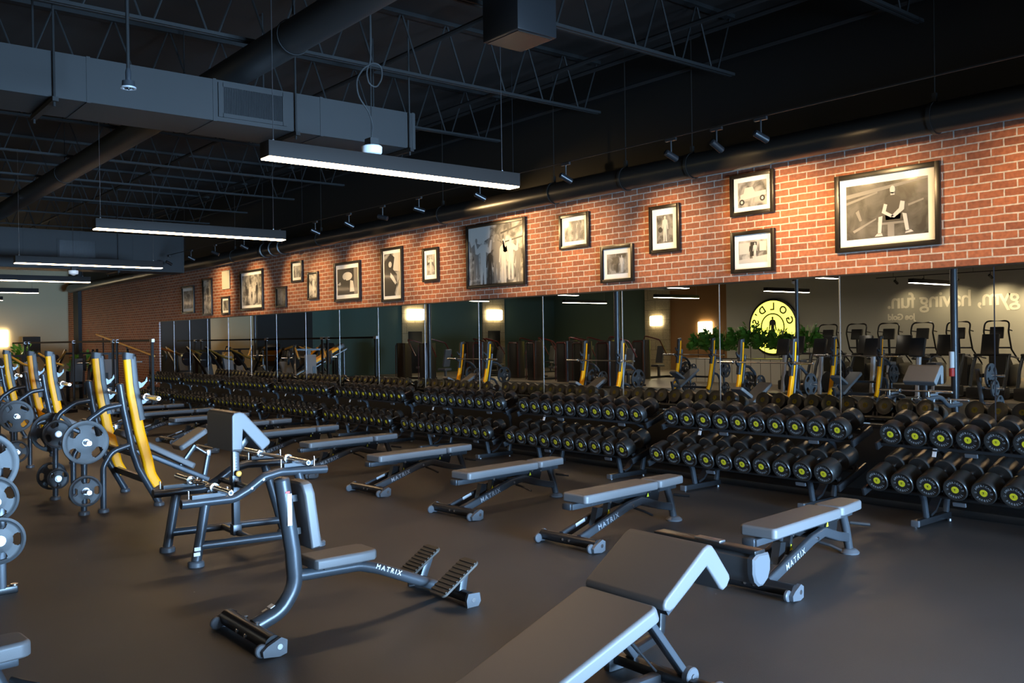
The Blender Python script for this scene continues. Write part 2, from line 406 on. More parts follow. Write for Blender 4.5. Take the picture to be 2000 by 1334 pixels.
def rect_duct(x0, x1, y0, y1, z0, z1, label, vents, straps):
    t = thing('rectangular_duct', label, 'duct', ((x0 + x1) / 2, (y0 + y1) / 2, z0), 0, 'rectangular air ducts')
    w, L, h = x1 - x0, y1 - y0, z1 - z0
    b = MB().box((0, 0, h / 2), (w, L, h))
    for k in range(int(L / 1.2) + 1):
        y = L / 2 - .03 - k * 1.2
        b.box((0, y, h / 2), (w + .012, .035, h + .012))
    b.obj('duct_body', 'duct', t)
    for vy, vw, vh in vents:
        y = vy - (y0 + y1) / 2
        f = MB()
        for s in (-1, 1): f.box((w / 2 + .008, y + s * (vw / 2 + .02), h * .52), (.02, .05, vh + .08)); f.box((w / 2 + .008, y, h * .52 + s * (vh / 2 + .02)), (.02, vw, .04))
        g = f.obj('vent_frame', 'duct', t)
        MB().box((w / 2 + .003, y, h * .52), (.008, vw, vh)).obj('vent_recess', 'satin', g)
        s_ = MB()
        for k in range(int(vw / .018)): s_.box((w / 2 + .010, y - vw / 2 + .009 + k * .018, h * .52), (.008, .005, vh))
        s_.obj('vent_louvre', 'joist', g)
    for sy in straps:
        y = sy - (y0 + y1) / 2
        b = MB()
        for s in (-1, 1): b.cyl((s * (w / 2 + .03), y, -.09), (s * (w / 2 + .03), y, ZC - z0), .011, n=8)
        b.box((0, y, -.03), (w + .16, .05, .04))
        b.obj('hanger', 'joist', t)
    return t
rect_duct(-9.75, -9.0, -9.5, 5.95, 4.0, 4.42, 'near grey rectangular air duct with a square grille over the first lamp', [(3.93, .66, .27)], [2.02, 4.4, 5.85])
rect_duct(-23.7, -22.9, -9.5, 8.1, 3.5, 4.40, 'far grey rectangular air duct in the dim end of the hall', [(5.6, .8, .4)], [3., 6.5])
t = thing('round_duct', 'thick dark round duct passing above the near rectangular duct', 'duct', (-14, 3.86, 4.62))
MB().cyl((-18, 0, 0), (12, 0, 0), .16, n=28).obj('duct_body', 'rduct', t)
for x in (-15.5, -9., -2.5, 3.2, 6.1, 9.):
    MB().tube([(x, 0, .9), (x, 0, .22)], .008, n=6).ring((x - .015, 0, 0), (1, 0, 0), [(.165, 0), (.172, 0), (.172, .03), (.165, .03)], 24).obj('hanger_ring', 'joist', t)
t = thing('wall_duct', 'black round duct running along the top of the brick wall', 'duct', (-14.5, 8.66, 3.79))
MB().cyl((-22, 0, 0), (20, 0, 0), .145, n=28).obj('duct_body', 'pipe', t)
for x in (-11., -6.5, -4.9, -2.1, 2.2, 4.95, 6.35, 7.45, 10.4):
    MB().tube([(x, 0, 1.7), (x, 0, .17)], .007, n=6).ring((x - .02, 0, 0), (1, 0, 0), [(.150, 0), (.158, 0), (.158, .04), (.150, .04)], 24).box((x, 0, .19), (.04, .04, .1)).obj('hanger_clamp', 'pipe', t)
for x in (-4.75, -4.3, -3.85):
    MB().ring((x - .03, 0, 0), (1, 0, 0), [(.15, 0), (.175, .005), (.175, .055), (.15, .06)], 24).obj('joint_collar', 'pipe', t)

t = thing('ceiling_box', 'square black box hanging from the ceiling, top centre', 'heater', (-5.76, 4.86, 4.22))
MB().box((0, 0, .29), (.46, .42, .58), bev=.012).obj('casing', 'satin', t)
MB().box((0, 0, .0), (.40, .36, .012)).obj('face_panel', 'pipe', t)
MB().cyl((.15, .1, .58), (.15, .1, 1.28), .01).cyl((-.15, -.1, .58), (-.15, -.1, 1.28), .01).obj('hanger', 'joist', t)

t = thing('ceiling_camera', 'bell shaped pendant on a thin pole in front of the near duct', 'pendant', (-7.29, 2.17, 3.70))
MB().cyl((0, 0, .13), (0, 0, 1.8), .014, n=10).obj('pole', 'joist', t)
MB().lathe((0, 0, .03), (0, 0, 1), [(.045, 0), (.05, .005), (.046, .05), (.02, .055), (.022, .12), (.014, .15)], 18).obj('bell', 'frame', t)
MB().ring((0, 0, .022), (0, 0, 1), [(.042, 0), (.058, 0), (.058, .012), (.042, .012)], 20).obj('rim', 'silver', t)
MB().lathe((0, 0, .012), (0, 0, 1), [(.002, 0), (.014, .006), (.016, .02)], 12).obj('lens', 'black', t)

def sensor(loc, label, up, loop):
    t = thing('ceiling_sensor', label, 'sensor', loc, 0, 'white sensors hanging from the ceiling')
    MB().lathe((0, 0, 0), (0, 0, 1), [(.012, -.012), (.03, -.006), (.045, .004), (.088, .018), (.096, .03), (.098, .085), (.09, .094), (.05, .096)], 28).obj('sensor_body', 'white', t)
    MB().box((0, 0, .13), (.11, .09, .07)).obj('junction_box', 'duct', t)
    MB().cyl((0, 0, .165), (0, 0, up), .006, n=8).obj('hanging_rod', 'joist', t)
    if loop:
        pts = [(0, 0, .17), (.0, .02, .3), (.0, -.03, .42), (0, -.14, .55), (0, -.16, .7), (0, -.08, .82), (0, .03, .9), (0, .12, .88), (0, .13, .76), (0, .06, .66), (0, -.02, .68), (0, -.05, .8), (0, 0, .9), (0, .01, 1.1), (0, 0, up)]
        MB().tube(pts, .008, .2, 8, 5).obj('coiled_cable', 'duct', t)
    return t
sensor((-7.5, 4.46, 3.50), 'white round sensor on a rod with a looped cable before the near duct', 2.0, True)
sensor((-20.6, 4.95, 3.2), 'small white round sensor hanging below the third linear lamp', 2.3, False)
sensor((-17., -8., 3.35), 'white round sensor seen in the mirror beside the quotation', 2.1, False)

# ------------------------------------------------------------------ linear pendant lamps
LX = [-1.45, -7.25, -13.07, -19.35, -24.7, -30.5, -36.0]
def lamp(label, loc, L, m):
    t = thing('linear_pendant_lamp', label, 'lamp', loc, 0, 'linear pendant lamps')
    b = MB().box((0, 0, .078), (.18, L, .135), bev=.003)
    b.obj('housing', 'housing', t)
    MB().box((0, 0, .005), (.166, L - .012, .012)).obj('diffuser', m, t)
    for y in (-L * .47, L * .44):
        MB().cyl((0, y, .14), (0, y, 2.2), .0035, n=6).cyl((0, y, .145), (0, y, .17), .012, n=8).obj('cable', 'steel', t)
    return t
names = ['linear lamp beyond the right edge of the picture, over the foreground benches', 'nearest and largest glowing linear lamp, below the square grille', 'second glowing linear lamp from the right, over the yellow uprights', 'third glowing linear lamp from the right, with a white sensor beneath',
         'fourth glowing linear lamp from the right, cut by the left edge', 'fifth glowing linear lamp from the right, above the fence', 'farthest glowing linear lamp at the left edge']
l0 = None
for i, x in enumerate(LX):
    y = 4.64 + (.15 if i == 2 else .35 if i == 3 else .3 if i > 3 else 0)
    if l0 is None: l0 = lamp(names[0], (x, y, 3.3), 2.76, 'led')
    else: copy_tree(l0, names[i], (x, y, 3.3))
l1 = None
for row, y in (('middle', -4.6), ('far', -11.8)):
    for i, x in enumerate((-1.5, -8.6, -14.3, -19.8, -25.2, -30.8)):
        lb = '%s lamp from the right in the %s row seen only in the mirror' % (ORD[i], row)
        if l1 is None: l1 = lamp(lb, (x, y, 3.3), 2.76, 'led2')
        else: copy_tree(l1, lb, (x, y, 3.3))

# ------------------------------------------------------------------ track spots over the framed photographs
def track_spot(label, loc, aim):
    t = thing('track_spot', label, 'spotlight', loc, 0, 'spotlights aimed at the framed photographs')
    d = (V(aim) - V(loc)).normalized()
    MB().lathe(d * -.09, d, [(.02, 0), (.034, .01), (.036, .17), (.030, .175)], 16).obj('lamp_head', 'satin', t)
    MB().lathe(d * .078, d, [(.026, 0), (.026, .006)], 14).obj('lens', 'spotglow', t)
    MB().cyl((0, 0, .0), (0, 0, .16), .009, n=8).box((0, 0, .17), (.14, .03, .03)).obj('bracket', 'black', t)
    return t
sx = [-2.3, -5.22, -5.75, -6.35, -8.0, -9.71, -11.2, -12.23, -13.3, -14.5, -16.0, -17.6, -19.15, -20.6, -22.1]
aims = [(-3.3, 2.8), (-4.75, 3.0), (-5.6, 2.9), (-6.2, 3.1), (-7.6, 2.9), (-9.2, 2.9), (-10.6, 3.2), (-10.0, 3.0), (-12.9, 2.9), (-14.1, 3.0), (-15.5, 2.9), (-17.1, 2.85), (-18.3, 2.9), (-20.5, 2.95), (-22.6, 3.0)]
sl = ['track spot beyond the right edge, above the largest photograph', 'small black track spot above the brick right of centre, lens glowing', 'small dark track spot left of the glowing one, over the wall duct',
      'small dark track spot over the two stacked photographs', 'dark track spot over the ball player photograph', 'dark track spot under the right end of the nearest lamp', 'dark track spot over the crowd photograph', 'bright starry track spot above the tall portrait photograph',
      'dark track spot left of the bright starry one', 'dark track spot over the seated figure photograph', 'dark track spot over the narrow photographs', 'dark track spot third from the far end', 'bright track spot at the end of the second lamp',
      'dark track spot over the far crowd photograph', 'bright track spot at the end of the third lamp']
SPOTS = []
for x, a, lb in zip(sx, aims, sl):
    loc = (x, 7.45, 3.66); aim = (a[0], 8.97, a[1])
    if 'glowing,' in lb or 'starry' in lb or 'end of the' in lb: pass
    track_spot(lb, loc, aim); SPOTS.append((loc, aim))
t = thing('lighting_track', 'thin black track carrying the spotlights along the wall', 'track', (-12.0, 7.45, 3.855))
MB().box((0, 0, .0), (20.4, .014, .012)).obj('rail', 'blackwall', t)
for x in (-9, -3, 3, 9.5): MB().cyl((x, 0, 0), (x, 0, 1.6), .004, n=6).obj('hanging_rod', 'satin', t)

# ------------------------------------------------------------------ framed photographs on the brick
def fig(bm, x, z, h, pose='stand'):
    """outline of a figure on the print, feet at (x, z), height h"""
    def poly(pts): bm.prism([(x + a * h, z + c * h) for a, c in pts], .0012, M(((1, 0, 0, 0), (0, 0, -1, 0), (0, 1, 0, 0), (0, 0, 0, 1))))
    poly([(.045 * math.cos(k * PI / 6), .93 + .065 * math.sin(k * PI / 6)) for k in range(12)])
    if pose == 'stand':
        poly([(-.03, .87), (-.12, .82), (-.15, .62), (-.17, .48), (-.13, .47), (-.10, .6), (-.085, .7), (-.08, .5), (-.09, .25), (-.08, .0), (-.02, .0), (-.01, .25), (.0, .45), (.015, .25), (.03, 0), (.09, 0), (.085, .25), (.085, .5), (.09, .7), (.11, .6), (.13, .47), (.17, .48), (.15, .62), (.12, .82), (.03, .87)])
    elif pose == 'sit':
        poly([(-.04, .86), (-.2, .78), (-.24, .55), (-.12, .4), (-.2, .42), (-.34, .4), (-.36, .05), (-.44, .0), (-.28, 0), (-.24, .3), (-.05, .22), (.1, .22), (.26, .3), (.3, 0), (.46, 0), (.38, .05), (.36, .4), (.24, .42), (.12, .4), (.24, .55), (.2, .78), (.04, .86)])
    elif pose == 'pose':
        poly([(-.03, .87), (-.12, .84), (-.2, .78), (-.27, .95), (-.31, .94), (-.27, .68), (-.2, .66), (-.1, .7), (-.09, .5), (-.11, .25), (-.1, 0), (-.03, 0), (0, .42), (.03, 0), (.1, 0), (.11, .25), (.09, .5), (.1, .7), (.2, .66), (.27, .68), (.31, .94), (.27, .95), (.2, .78), (.12, .84), (.03, .87)])
def picture(x0, x1, z0, z1, label, mount, bordw, dark, light, seed, figs=(), extra=None, frame=True):
    cx, cz, w, h = (x0 + x1) / 2, (z0 + z1) / 2, x1 - x0, z1 - z0
    t = thing('framed_photograph', label, 'picture', (cx, 8.966, cz), 0, 'framed photographs on the brick wall')
    fw = .036 + .016 * min(w, 1)
    if frame:
        f = MB()
        for s in (-1, 1):
            f.box((s * (w - fw) / 2, -.02, 0), (fw, .036, h), bev=.003); f.box((0, -.02, s * (h - fw) / 2), (w - 2 * fw, .036, fw), bev=.003)
        f.obj('frame', 'woodframe', t)
    else:
        fw = .008; MB().box((0, -.004, 0), (w, .008, h)).obj('frame', 'woodframe', t)
    if mount: MB().box((0, -.008, 0), (w - 2 * fw + .004, .008, h - 2 * fw + .004)).obj('mount', 'matte', t)
    pw, ph = w - 2 * fw - 2 * mount, h - 2 * fw - 2 * mount * bordw
    pr = MB().box((0, -.0125, 0), (pw, .003, ph)).obj('print', print_mat('photographic print', dark, light, seed, 7 if w < .8 else 5) if frame else 'canvas', t)
    for tone, fs in (('figdark', [f for f in figs if f[4] == 'd']), ('figmid', [f for f in figs if f[4] == 'm']), ('figlight', [f for f in figs if f[4] == 'l'])):
        if fs:
            bm = MB()
            for fx, fz, fh, pose, _ in fs: fig(bm, fx * pw / 2, fz * ph / 2, fh * ph, pose)
            o = bm.obj('figure', tone, pr); o.location = (0, {'figdark': -.0150, 'figmid': -.0143, 'figlight': -.0158}[tone], 0)
    if extra: extra(pr, pw, ph)
    return t
FR = M(((1, 0, 0, 0), (0, 0, -1, 0), (0, 1, 0, 0), (0, 0, 0, 1)))
def flat(pr, name, m, outlines, d):
    b = MB()
    for o in outlines: b.prism(o, .0012, FR)
    o = b.obj(name, m, pr); o.location = (0, -d, 0)
def ell(cx, cz, rx, rz, n=20): return [(cx + rx * math.cos(2 * PI * k / n), cz + rz * math.sin(2 * PI * k / n)) for k in range(n)]
def seated(pr, w, h):
    flat(pr, 'ceiling_bars', 'figmid', [[(-w * .5, h * .34), (w * .5, h * .5), (w * .5, h * .46), (-w * .5, h * .26)], [(-w * .5, h * .2), (-w * .1, h * .34), (-w * .1, h * .31), (-w * .5, h * .15)]], .0142)
    # shirt and shorts dark, head, forearms and shins pale
    flat(pr, 'bench', 'figmid', [[(-w * .1, -h * .28), (w * .22, -h * .28), (w * .22, -h * .22), (-w * .1, -h * .22)], [(w * .02, -h * .5), (w * .1, -h * .5), (w * .1, -h * .28), (w * .02, -h * .28)]], .0144)
    flat(pr, 'clothing', 'figdark', [[(w * .0, h * .2), (w * .05, h * .25), (w * .12, h * .25), (w * .18, h * .18), (w * .2, -h * .02), (w * .17, -h * .2), (w * .0, -h * .2), (-w * .02, -h * .02)],
                                       [(-w * .08, -h * .12), (w * .24, -h * .1), (w * .23, -h * .24), (-w * .07, -h * .24)]], .0152)
    flat(pr, 'figure', 'figlight', [ell(w * .085, h * .335, w * .032, h * .075), [(w * .06, h * .24), (w * .11, h * .24), (w * .11, h * .29), (w * .06, h * .29)],
        [(-w * .02, h * .1), (-w * .05, -h * .06), (w * .06, -h * .16), (w * .1, -h * .13), (w * .0, -h * .04), (w * .02, h * .08)], [(w * .18, h * .12), (w * .23, h * .1), (w * .22, -h * .04), (w * .1, -h * .17), (w * .06, -h * .14), (w * .16, -h * .01)],
        [(-w * .09, -h * .13), (-w * .04, -h * .12), (-w * .06, -h * .44), (-w * .1, -h * .44)], [(w * .2, -h * .1), (w * .25, -h * .12), (w * .28, -h * .42), (w * .24, -h * .44)],
        [(-w * .14, -h * .48), (-w * .04, -h * .48), (-w * .05, -h * .43), (-w * .11, -h * .43)], [(w * .23, -h * .47), (w * .33, -h * .45), (w * .3, -h * .41), (w * .24, -h * .42)]], .0160)
    flat(pr, 'gym_frame', 'figmid', [[(-w * .42, -h * .34), (-w * .12, -h * .14), (-w * .12, -h * .17), (-w * .4, -h * .38)], [(-w * .38, h * .0), (-w * .34, h * .04), (-w * .3, -h * .16), (-w * .33, -h * .17)], [(w * .27, h * .05), (w * .45, h * .12), (w * .45, h * .09), (w * .27, h * .01)]], .0144)
def car(pr, w, h):
    flat(pr, 'car_body', 'figlight', [[(-w * .42, -h * .22), (w * .48, -h * .1), (w * .48, h * .08), (w * .1, h * .06), (w * .02, h * .28), (-w * .25, h * .26), (-w * .3, h * .04), (-w * .42, h * .0)]], .0146)
    flat(pr, 'wheels', 'figdark', [ell(-w * .36, -h * .3, w * .09, h * .12), ell(w * .36, -h * .22, w * .09, h * .12)], .0152)
    flat(pr, 'wheel_hubs', 'figlight', [ell(-w * .36, -h * .3, w * .04, h * .06), ell(w * .36, -h * .22, w * .04, h * .06)], .0160)
def shopfront(pr, w, h):
    flat(pr, 'shop_window', 'figlight', [[(-w * .48, -h * .1), (-w * .12, -h * .08), (-w * .12, h * .4), (-w * .48, h * .4)], [(w * .24, 0), (w * .48, 0), (w * .48, h * .42), (w * .24, h * .42)], [(-w * .5, -h * .5), (w * .5, -h * .5), (w * .5, -h * .18), (-w * .5, -h * .34)]], .0144)
    flat(pr, 'doorway', 'figdark', [[(-w * .08, -h * .2), (w * .14, -h * .2), (w * .14, h * .42), (-w * .08, h * .42)]], .0146)
def ball(pr, w, h): flat(pr, 'ball', 'figdark', [ell(-w * .26, -h * .02, w * .13, w * .13)], .0166)
def rows(pr, w, h):
    flat(pr, 'roof_light', 'figlight', [[(-w * .5, h * .1), (-w * .1, h * .3), (-w * .1, h * .5), (-w * .5, h * .5)]], .0142)
    flat(pr, 'roof_beams', 'figdark', [[(w * .1, h * .36), (w * .5, h * .46), (w * .5, h * .43), (w * .1, h * .33)], [(w * .18, h * .2), (w * .5, h * .26), (w * .5, h * .235), (w * .18, h * .18)]], .0144)
def rider(pr, w, h):
    flat(pr, 'sky', 'figlight', [[(-w * .05, h * .1), (w * .5, h * .06), (w * .5, h * .5), (w * .1, h * .5)], [(w * .2, -h * .5), (w * .5, -h * .5), (w * .5, -h * .1)]], .0142)
    flat(pr, 'dark_coat', 'figdark', [[(-w * .5, h * .3), (-w * .1, h * .5), (w * .16, h * .4), (w * .06, h * .12), (w * .3, h * .0), (w * .3, -h * .24), (w * .1, -h * .5), (-w * .5, -h * .5)]], .0148)
    flat(pr, 'figure', 'figlight', [ell(-w * .12, h * .24, w * .1, h * .07), [(-w * .1, h * .05), (w * .1, -h * .05), (w * .28, -h * .2), (w * .2, -h * .24), (-w * .12, -h * .06)]], .0156)
def bust(pr, w, h):
    flat(pr, 'dark_ground', 'figdark', [[(-w * .5, -h * .5), (w * .5, -h * .5), (w * .5, h * .5), (-w * .5, h * .5)]], .0141)
    flat(pr, 'figure', 'figlight', [ell(0, h * .2, w * .24, h * .16), [(w * .12, -h * .4), (w * .34, -h * .4), (w * .28, h * .0), (w * .14, h * .04)], [(-w * .5, -h * .1), (-w * .3, -h * .16), (-w * .36, h * .0)]], .0152)
    flat(pr, 'dark_shirt', 'figdark', [[(-w * .45, -h * .5), (w * .1, -h * .5), (w * .08, -h * .1), (-w * .1, h * .1), (-w * .4, -h * .16)]], .0160)
    flat(pr, 'curtain', 'figmid', [[(w * .32, -h * .5), (w * .5, -h * .5), (w * .5, h * .5), (w * .32, h * .5)]], .0145)
g = 'in black frame on the brick'
picture(-5.33, -4.19, 2.605, 3.432, 'largest framed photograph of a seated person with clasped hands, far right', .075, 1.0, .012, .085, 1, (), seated)
picture(-6.71, -6.10, 3.149, 3.644, 'framed photograph of an open old car, upper of the stacked pair', .06, .9, .10, .4, 2, (), car)
picture(-6.71, -6.10, 2.469, 2.963, 'framed photograph of two people outside a shop, lower of the stacked pair', .062, 1.1, .12, .5, 3, [(-.12, -.62, .66, 'stand', 'd'), (.16, -.66, .72, 'stand', 'l')], shopfront)
picture(-8.01, -7.50, 2.811, 3.427, 'framed upright photograph of a standing athlete holding a ball at the hip', .075, 1.1, .05, .25, 4, [(.05, -.9, .92, 'stand', 'l')], ball)
picture(-8.92, -8.30, 2.478, 2.983, 'low framed photograph of a standing figure, left of the ball player', .07, 1.0, .02, .3, 5, [(.0, -.9, .94, 'stand', 'd'), (.45, -.9, .86, 'stand', 'l')])
picture(-9.76, -9.14, 3.012, 3.513, 'framed photograph of two standing figures, right of the crowd picture', .06, 1.0, .12, .42, 6, [(.0, -.8, .86, 'stand', 'm'), (.45, -.8, .82, 'stand', 'm')])
picture(-12.05, -10.53, 2.554, 3.595, 'second largest photograph, a cheering gym crowd with no white mount', 0, 1, .06, .5, 7, [(-.7, -.8, .72, 'pose', 'm'), (-.45, -1., .8, 'pose', 'l'), (-.2, -1., .6, 'stand', 'd'), (.05, -.9, .78, 'pose', 'm'), (.3, -1., .75, 'stand', 'l'), (.55, -.9, .7, 'pose', 'l'), (.8, -1., .66, 'stand', 'm')], rows)
picture(-13.36, -12.87, 2.742, 3.335, 'framed narrow photograph, first one left of the crowd picture', .075, 1.0, .04, .45, 8, [(0, -.9, .85, 'pose', 'l')])
picture(-14.76, -14.02, 2.443, 3.448, 'tall framed photograph of a dark coated rider leaning forward', .05, 1.2, .05, .4, 9, (), rider)
picture(-16.61, -15.55, 2.519, 3.308, 'framed photograph of a pale face above a dark shirt', .07, 1.15, .03, .2, 10, (), bust)
picture(-17.81, -17.32, 2.611, 3.203, 'narrow framed photograph without mount, right of the small mounted one', 0, 1, .04, .5, 11, [(.1, -.9, .8, 'stand', 'l')])
picture(-18.59, -18.04, 3.025, 3.490, 'small mounted photograph hung high, sixth from the left', .06, 1.0, .05, .5, 12, [(0, -.85, .8, 'stand', 'm')])
picture(-19.40, -18.85, 2.498, 2.966, 'small dark photograph hung low beside the far crowd picture', 0, 1, .03, .18, 13, [(0, -.9, .85, 'stand', 'm')])
picture(-21.42, -20.09, 2.493, 3.453, 'far large square photograph of a gathered crowd', .055, 1.2, .06, .45, 14, [(-.5, -.9, .6, 'stand', 'd'), (-.15, -.9, .66, 'stand', 'l'), (.2, -.9, .6, 'pose', 'l'), (.55, -.9, .7, 'stand', 'd')])
picture(-22.63, -22.11, 2.434, 2.887, 'small mounted photograph below the blank glare coloured panel', .055, 1.0, .05, .3, 15, [(0, -.6, .8, 'stand', 'd')])
picture(-22.61, -22.09, 3.071, 3.546, 'small frameless panel coloured cream for the lamp glare on it', 0, 1, .5, .6, 16, (), None, False)
picture(-23.94, -23.26, 2.451, 3.419, 'tall narrow photograph, second from the left', 0, 1, .12, .55, 17, [(.1, -.5, .6, 'stand', 'd')])
picture(-25.51, -24.56, 2.54, 3.292, 'leftmost framed photograph above the end of the mirror', .07, 1.15, .06, .4, 18, [(.0, -.8, .85, 'pose', 'd'), (.5, -.9, .6, 'stand', 'l')])
# ------------------------------------------------------------------ dumbbells and their racks
TILT = R(18)
def arc_text(bm, body, rad, a_mid, size, step, y, flip=False):
    n = len(body)
    for i, ch in enumerate(body):
        if ch == ' ': continue
        me = text_mesh(ch, size, .0003, bold=.0006)
        a = a_mid + (-(i - (n - 1) / 2) if not flip else (i - (n - 1) / 2)) * step
        p = V((rad * math.cos(a), y, rad * math.sin(a)))
        o = V((math.cos(a), 0, math.sin(a))) * (-1 if flip else 1)
        xd = V((o.z, 0, -o.x))
        bm.add_mesh(me, frame_m(p, xd, o))
def make_dumbbell(r, L, hl, detail, label):
    t = thing('dumbbell', label, 'dumbbell')
    k = .008
    def head(y0, s):
        prof = [(r * .5, .002), (r * .80, .002), (r * .84, 0), (r - .006, 0), (r, k), (r, hl - k), (r - .01, hl), (.022, hl)]
        return MB().lathe((0, y0, 0), (0, s, 0), prof, 26 if detail else 16)
    h1 = head(0, 1).obj('head', 'urethane', t); h2 = head(L, -1).obj('head', 'urethane', t)
    MB().lathe((0, hl - .01, 0), (0, 1, 0), [(.017, 0), (.017, .03), (.0145, .05), (.0155, (L - 2 * hl + .02) / 2), (.0145, L - 2 * hl - .03), (.017, L - 2 * hl - .01), (.017, L - 2 * hl + .02)], 14).obj('handle', 'chrome', t)
    for h, y, s in ((h1, 0, 1), (h2, L, -1)):
        MB().lathe((0, y + .0025 * s, 0), (0, -s, 0), [(r * .30, 0), (r * .30, .002)], 18).obj('badge', 'badge', h)
        if detail:
            m = MB()
            for rr in (.27, .15):
                m.ring((0, y + .0003 * s, 0), (0, -s, 0), [(r * rr - .0012, .0), (r * rr - .0012, .0005), (r * rr, .0005), (r * rr, .0)], 18)
            m.box((0, y + .0002 * s, 0), (r * .05, .0006, r * .2)).box((0, y + .0002 * s, r * .05), (r * .15, .0006, r * .045))
            m.obj('emblem', 'black', h)
    if detail:
        m = MB()
        arc_text(m, 'AMERICAN', r * .63, PI / 2, r * .24, .30, .0012)
        arc_text(m, 'BARBELL', r * .66, -PI / 2, r * .24, .30, .0012, True)
        for s in (-1, 1): m.add_mesh(text_mesh('LB', r * .2, .0003), frame_m((s * r * .62, .0012, 0), (1, 0, 0), (0, 0, 1)))
        m.obj('lettering', 'letter', h1)
    return t
RN = ['nearest', 'second', 'third', 'fourth', 'fifth', 'sixth', 'seventh', 'eighth', 'farthest']
for k in range(9):
    xs = -4.215 - 2.628 * k
    r = [.104, .104, .103, .100, .097, .094, .092, .09, .09][k]
    HLS = ([.20, .18, .145, .095, .085, .08, .075, .07, .07][k], [.12, .105, .095, .08, .075, .07, .068, .065, .065][k])
    rk = RN[k] + (' rack' if k in (0, 8) else ' rack from the right')
    n = 10 if k else 7
    t = thing('dumbbell_rack', '%s two tier black dumbbell rack under the mirror' % (RN[k] if k in (0, 8) else RN[k] + ' from the right,'), 'rack', (xs + 1.046, 8.1, 0), 0, 'dumbbell racks under the mirror')
    ca, sa = math.cos(TILT), math.sin(TILT)
    for tier, (yf, zf) in enumerate(((7.7, .402), (7.95, .80))):
        hl = HLS[tier]; L = 2 * hl + .135
        rot = M.Rotation(TILT, 3, 'X'); b = MB(); o = V((0, yf - 8.1, zf))
        for yy in (hl * .55, L - hl * .55):
            b.box(o + rot @ V((0, yy, -r - .020)), (2.36, .06, .03), rot, bev=.004)
            for i in range(10):
                for s in (-1, 1):
                    b.box(o + rot @ V((-1.046 + .2325 * i + s * .094, yy, -r + .012)), (.02, .05, .05), rot)
        sh = b.obj('saddle_shelf', 'black', t)
        for s in (-1, 1): MB().box(o + rot @ V((s * 1.19, L / 2, -r - .02)), (.03, L + .04, .07), rot, bev=.008).obj('end_plate', 'satin', sh)
        for q in (-.35, .75): MB().box(o + rot @ V((q, hl * .2, -r - .052)), (.11, .02, .035), rot, bev=.006).obj('rail_cap', 'capgrey', sh)
        for i in range(n):
            lb = '%s dumbbell from the left on the %s tier of the %s' % (ORD[i], ('lower', 'upper')[tier], rk)
            if i == 0: d0 = make_dumbbell(r, L, hl, k < 4, lb); d = d0; d.location = (xs, yf, zf); d['group'] = 'round black dumbbells on the racks'
            else: d = copy_tree(d0, lb, (xs + .2325 * i, yf, zf), None, 'round black dumbbells on the racks')
            d.rotation_euler = (TILT, 0, 0)
    MB().box((-.66, -.10, .66), (.035, .006, .075), M.Rotation(R(-20), 3, 'X')).obj('label', 'silver', t)
    MB().box((-.66, -.06, .68), (.04, .08, .02), bev=.004).obj('label_bracket', 'satin', t)
    for fx in (-.742, .742):
        b = MB().box((fx, .02, .045), (.06, .62, .055), bev=.006)
        f = b.obj('foot', 'satin', t)
        MB().box((fx, -.30, .045), (.075, .035, .06), bev=.012).obj('foot_cap', 'capgrey', f)
        MB().cyl((fx - .045, -.22, 0), (fx - .045, -.22, .02), .02, n=10).cyl((fx + .045, .25, 0), (fx + .045, .25, .02), .02, n=10).obj('levelling_foot', 'steel', f)
        MB().sweep(fillet([(fx, -.10, .07), (fx, -.14, .24), (fx, -.19, .32)], .1), rrect(.05, .045, .01, 2), (1, 0, 0)).sweep(fillet([(fx, .28, .07), (fx, .33, .3), (fx, .30, .60), (fx, .09, .715)], .12), rrect(.05, .045, .01, 2), (1, 0, 0)).obj('upright', 'frame', t)
        MB().sweep([(fx, -.06, .09), (fx, .03, .12), (fx, .12, .21), (fx, .17, .32), (fx, .2, .44)], [(-.012, -.05), (.012, -.05), (.012, .03), (-.012, .03)], (1, 0, 0)).obj('gusset', 'satin', t)

# ------------------------------------------------------------------ adjustable flat benches
def pad_outline(x0, x1, y0, y1, rr=.03, t0=0., t1=0.):
    w = x1 - x0; h = y1 - y0; o = []
    for a, b in rrect(w, h, rr, 4):
        f = (b + h / 2) / h; s = 1 - t0 * (1 - f) - t1 * f
        o.append(((x0 + x1) / 2 + a * s, (y0 + y1) / 2 + b))
    return o
def end_cap(parent, x, y, s, wheel=True):
    c = MB().prism([(y - .075, .012), (y + .02, .0), (y + .062, .012), (y + .066, .085), (y + .03, .105), (y - .05, .07), (y - .08, .045)], .028 * s, M(((0, 0, 1, x), (1, 0, 0, 0), (0, 1, 0, 0), (0, 0, 0, 1)))).obj('end_cap', 'capgrey', parent)
    MB().cyl((x + s * .028, y + .02, .055), (x + s * .032, y + .02, .055), .016, n=12).obj('bolt', 'chrome', c)
    if wheel: MB().cyl((x - s * .028, y - .07, .04), (x - s * .002, y - .07, .04), .038, n=20, bev=.006).obj('wheel', 'capgrey', c)
